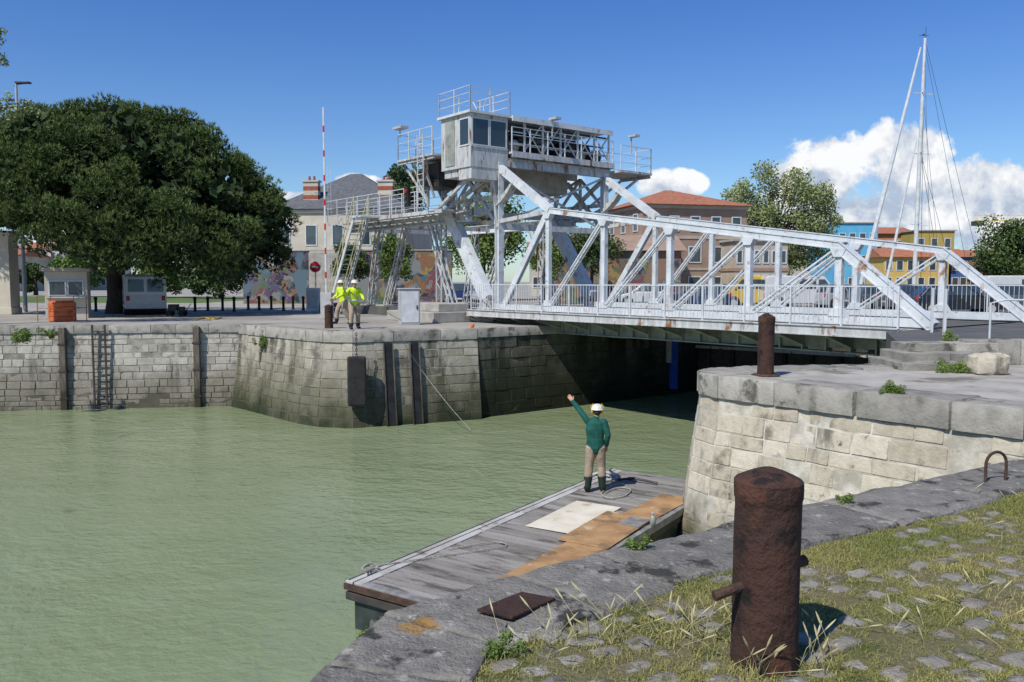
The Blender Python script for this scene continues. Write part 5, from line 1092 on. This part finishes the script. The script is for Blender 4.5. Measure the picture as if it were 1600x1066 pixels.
x,y,z=T(615,400,56); tree('young_tree','fresh green young tree behind the trestle legs',x,y,z,1.9,1.7,2.1,'leaf',6000,.09,30,.1,seed=7)
x,y,z=T(545,410,58); tree('young_tree','small leafy tree behind the trestle stair in front of the murals',x,y,z,1.5,1.5,1.5,'leafd',5000,.09,26,.08,seed=27)
x,y,z=T(850,405,60); tree('young_tree','small green tree behind the far bridge column',x,y,z,1.8,1.6,1.9,'leaf',5000,.09,26,.1,seed=8)
x,y,z=T(925,385,60); tree('broadleaf_tree','green tree standing in front of the low mural building',x,y,z,2.2,2.0,1.9,'leafd',7000,.10,36,.12,seed=18)
x,y,z=T(130,422,90); tree('broadleaf_tree','bright green tree behind the cream kiosk',x,y,z,4.2,4,2.6,'leaf',9000,.16,40,seed=9)
x,y,z=T(345,420,80); tree('broadleaf_tree','green tree low behind the pine crown on the right side',x,y,z,4.4,4,2.8,'leafd',8000,.16,36,seed=10)
x,y,z=T(245,425,84); tree('broadleaf_tree','green tree seen just right of the pine trunk',x,y,z,3.8,4,2.3,'leaf',7000,.16,36,seed=11)
x,y,z=T(440,400,82); tree('broadleaf_tree','green tree beside the left corner of the mansion',x,y,z,2.4,2.4,3.2,'leafd',6000,.15,30,seed=16)
x,y,z=T(55,432,100); tree('broadleaf_tree','low green tree below the white far block at the left',x,y,z,3.2,3,1.7,'leafd',4000,.2,26,seed=12)
x,y,z=T(1545,440,98); tree('broadleaf_tree','small round green tree beside the yellow block',x,y,z,2.2,2,1.6,'leafd',3000,.17,22,seed=14)
D=30; X0=(-150-800)/F*D; random.seed(15); cs=[];rad=[]
for (px,py,r) in ((-60,60,.9),(-70,140,.9),(-30,120,.6),(-5,75,.30),(3,105,.26),(-20,180,.5),(5,180,.34),(30,183,.28),(50,178,.20),(62,190,.16),(20,196,.22),(-50,200,.6),(5,60,.15),(-110,100,1.2),(-140,170,1.2),(15,165,.22),(38,172,.18)):
    p=PY(px,py-12,D); cs.append((p.x-X0,random.uniform(-.5,.5) if r>.6 else 0,p.z-Q)); rad.append(r)
tree('broadleaf_tree','leafy tree at the upper left edge with branches reaching into view',X0,D,PY(-100,140,D).z,3,2,3,'leafo',7500,.065,trunk=.2,seed=15,cs=cs,rad=rad)
# stone pine
pc=G(183,490); t=thing('pine_tree','huge spreading stone pine with dense dark crown on the left quay','pine tree',tuple(pc)); D=pc.y
def loc(px,py,dy=0): p=PY(px,py,D+dy); return np.array([p.x-pc.x,dy,p.z-pc.z])
random.seed(11); lobes=[]; core=[]
topy=lambda px: np.interp(px,[-90,-40,0,60,110,170,215,260,330,380,420,448],[300,250,222,190,173,165,168,175,192,232,285,345])
boty=lambda px: np.interp(px,[-90,0,60,110,150,200,250,300,380,420,448],[345,352,360,385,402,412,432,442,440,428,375])
while len(lobes)<560:
    px=random.uniform(-75,434); ty=topy(px)+16; by=boty(px)-14; u=random.random()
    if random.random()<.22: u*=.12
    py=ty+(by-ty)*u; ax=(px-195)/262; wv=max(.04,1-ax*ax)**.5; hv=max(.15,1-((1-u)**2.2))**.5
    dm=6.6*wv*hv; dy=-dm*random.uniform(.88,1.0) if random.random()<.62 else dm*random.uniform(-.7,1)
    lobes.append((loc(px,py,0)+np.array([0,dy,0]),random.uniform(.42,.95)))
    if len(core)<260:
        u2=random.uniform(.12,.92); py2=ty+(by-ty)*u2; core.append((loc(px,py2,0)+np.array([0,-dm*random.uniform(.1,.75),0]),random.uniform(.7,1.0)))
cen=np.array([l[0] for l in lobes]); rad=np.array([l[1] for l in lobes]); ltone=rng.random(len(lobes))
N=30000; pr=rad**2/np.sum(rad**2); i=rng.choice(len(cen),N,p=pr); d=rng.normal(size=(N,3)); d[:,2]=d[:,2]*.9+.35; d[:,1]-=.35; d/=np.linalg.norm(d,axis=1)[:,None]
tp=cen[i]+d*rad[i][:,None]*rng.uniform(.8,1.04,N)[:,None]*np.array([1,1,.8])
Kk=9; base=np.repeat(tp,Kk,0); dd=np.repeat(d,Kk,0)*.55+np.array([0,0,.6])+rng.normal(size=(N*Kk,3))*.5; dd/=np.linalg.norm(dd,axis=1)[:,None]
ln=rng.uniform(.13,.25,N*Kk)[:,None]; sd=np.cross(dd,rng.normal(size=(N*Kk,3))); sd/=np.linalg.norm(sd,axis=1)[:,None]
V=np.stack([base-sd*.021,base+sd*.021,base+dd*ln],1).reshape(-1,3)
tone=np.clip(.18+.25*np.repeat(ltone[i],Kk)+.50*np.clip(np.repeat(d[:,2],Kk),-.6,1)+.22*rng.random(N*Kk),0,1)  # lighter where tufts face up: sunlit clump tops painted into the needle tone
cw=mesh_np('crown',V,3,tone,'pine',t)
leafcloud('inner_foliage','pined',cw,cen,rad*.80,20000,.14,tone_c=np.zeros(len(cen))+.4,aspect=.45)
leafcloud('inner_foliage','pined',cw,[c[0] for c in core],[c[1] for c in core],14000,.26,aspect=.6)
N2=3200; j=rng.integers(0,N,N2); b0=tp[j]+d[j]*.06; m0=(d[j][:,2]>.2); b0=b0[m0]; n2=len(b0); up=np.array([0,0,1.])+rng.normal(size=(n2,3))*.15; sd=np.cross(up,rng.normal(size=(n2,3))); sd/=np.linalg.norm(sd,axis=1)[:,None]
V=np.stack([b0-sd*.016,b0+sd*.016,b0+up*rng.uniform(.15,.28,n2)[:,None]],1).reshape(-1,3); mesh_np('young_shoot',V,3,rng.random(n2),'shoot',cw)
mb=MB(); trk=[(0,0,-.1),(.05,0,.8),(-.02,0,1.8),(.1,0,2.9),(.25,0,4.0)]; mb.tube(trk,[.62,.50,.44,.42,.32],14); tk=mb.build('trunk','bark',t,smooth=True)
mb=MB()
for q in random.sample(range(len(core)),34):
    e=Vector(core[q][0]); a=Vector((.05,0,random.uniform(2.2,4.0))); hd=Vector((e.x-a.x,e.y-a.y,0)); mid=a+hd*.45+Vector((0,0,(e.z-a.z)*.55)); mb.tube([a,a+(mid-a)*.5+Vector((0,0,.15)),mid,e],[.16,.12,.08,.03],6)
e=loc(30,352); mb.tube([(0,0,2.3),tuple(loc(110,392)),tuple(loc(70,366)),tuple(e)],[.15,.10,.08,.05],7)
mb.build('branch','bark',tk,smooth=True)
# ---------------------------------------------------------------- sky, sun
el=R(50); sd=Vector((-.62,-.78,0)).normalized()
w=bpy.data.worlds.new('World'); sc.world=w; w.use_nodes=True; nt=w.node_tree; bg=nt.nodes['Background']
sky=nn(nt,'ShaderNodeTexSky'); sky.sky_type='NISHITA'; sky.sun_disc=False; sky.sun_elevation=el; sky.sun_rotation=math.atan2(sd.x,sd.y); sky.air_density=1.0; sky.dust_density=.3; sky.ozone_density=2.5
tc=nn(nt,'ShaderNodeTexCoord').outputs['Generated']; sp=nn(nt,'ShaderNodeSeparateXYZ'); nt.links.new(tc,sp.inputs[0])
yy=math_(nt,'MAXIMUM',sp.outputs[1],.05); U=math_(nt,'DIVIDE',sp.outputs[0],yy); Wd=math_(nt,'DIVIDE',sp.outputs[2],yy)
cx=nn(nt,'ShaderNodeCombineXYZ'); nt.links.new(U,cx.inputs[0]); nt.links.new(Wd,cx.inputs[1]); cv=cx.outputs[0]
def ell(px,py,rx,ry):
    a=math_(nt,'DIVIDE',math_(nt,'SUBTRACT',U,(px-800)/F),rx/F); c=math_(nt,'DIVIDE',math_(nt,'SUBTRACT',Wd,(440-py)/F),ry/F)
    return math_(nt,'SUBTRACT',1,math_(nt,'ADD',math_(nt,'MULTIPLY',a,a),math_(nt,'MULTIPLY',c,c)))
E=[(1285,278,85,60),(1390,258,95,72),(1250,330,60,50),(1530,310,115,68),(1650,330,110,60),(1400,350,280,60),(1045,292,62,24),(560,290,42,16),(470,312,45,14),(60,365,90,26),(870,285,60,18)]
f=None
for e in E: v=ell(*e); v=math_(nt,'MAXIMUM',v,-1.5); f=v if f is None else math_(nt,'MAXIMUM',f,v)
n1_=noise_(nt,cv,11,9,.60,.15); 
f2=math_(nt,'ADD',f,math_(nt,'MULTIPLY',math_(nt,'SUBTRACT',n1_,.5),4.2))
mask=math_(nt,'MULTIPLY',mrange(nt,f2,.0,.45),mrange(nt,sp.outputs[1],.1,.2))
mp=nn(nt,'ShaderNodeMapping'); mp.inputs['Location'].default_value=(.012,-.020,0); nt.links.new(cv,mp.inputs[0])
shd=math_(nt,'ADD',math_(nt,'MULTIPLY',math_(nt,'SUBTRACT',n1_,noise_(nt,mp.outputs[0],11,9,.60,.15)),5.5),math_(nt,'ADD',.58,math_(nt,'MULTIPLY',math_(nt,'SUBTRACT',Wd,.11),4.0)),clamp=True)
cc=mixc(nt,shd,(4.2,5.0,6.3),(9.0,9.1,9.2))
elv=mrange(nt,sp.outputs[2],.0,.36); tint=mixc(nt,elv,(.80,.98,1.15),(.42,.72,1.20))
mx_=nn(nt,'ShaderNodeMix',data_type='RGBA',blend_type='MULTIPLY'); mx_.inputs[0].default_value=1; nt.links.new(sky.outputs[0],mx_.inputs[6]); nt.links.new(tint,mx_.inputs[7])
nt.links.new(mixc(nt,mask,mx_.outputs[2],cc),bg.inputs[0]); bg.inputs[1].default_value=.108
sl=bpy.data.lights.new('sun','SUN'); sl.energy=4.6; sl.angle=R(.53); sl.color=(1,.955,.88); so=bpy.data.objects.new('sun',sl); C.objects.link(so)
dirv=-(sd*math.cos(el)+Vector((0,0,math.sin(el)))); so.rotation_euler=dirv.to_track_quat('-Z','Y').to_euler(); so.location=(-20,-20,40)
cam=bpy.data.cameras.new('camera'); cam.sensor_width=36; cam.lens=1300/1600*36; cam.clip_end=5000; cam.clip_start=.05
co=bpy.data.objects.new('camera',cam); C.objects.link(co); co.location=(0,0,CH); co.rotation_euler=(PI/2-pit,0,0); sc.camera=co
sc.view_settings.view_transform='Standard'; sc.view_settings.look='None'; sc.view_settings.exposure=0
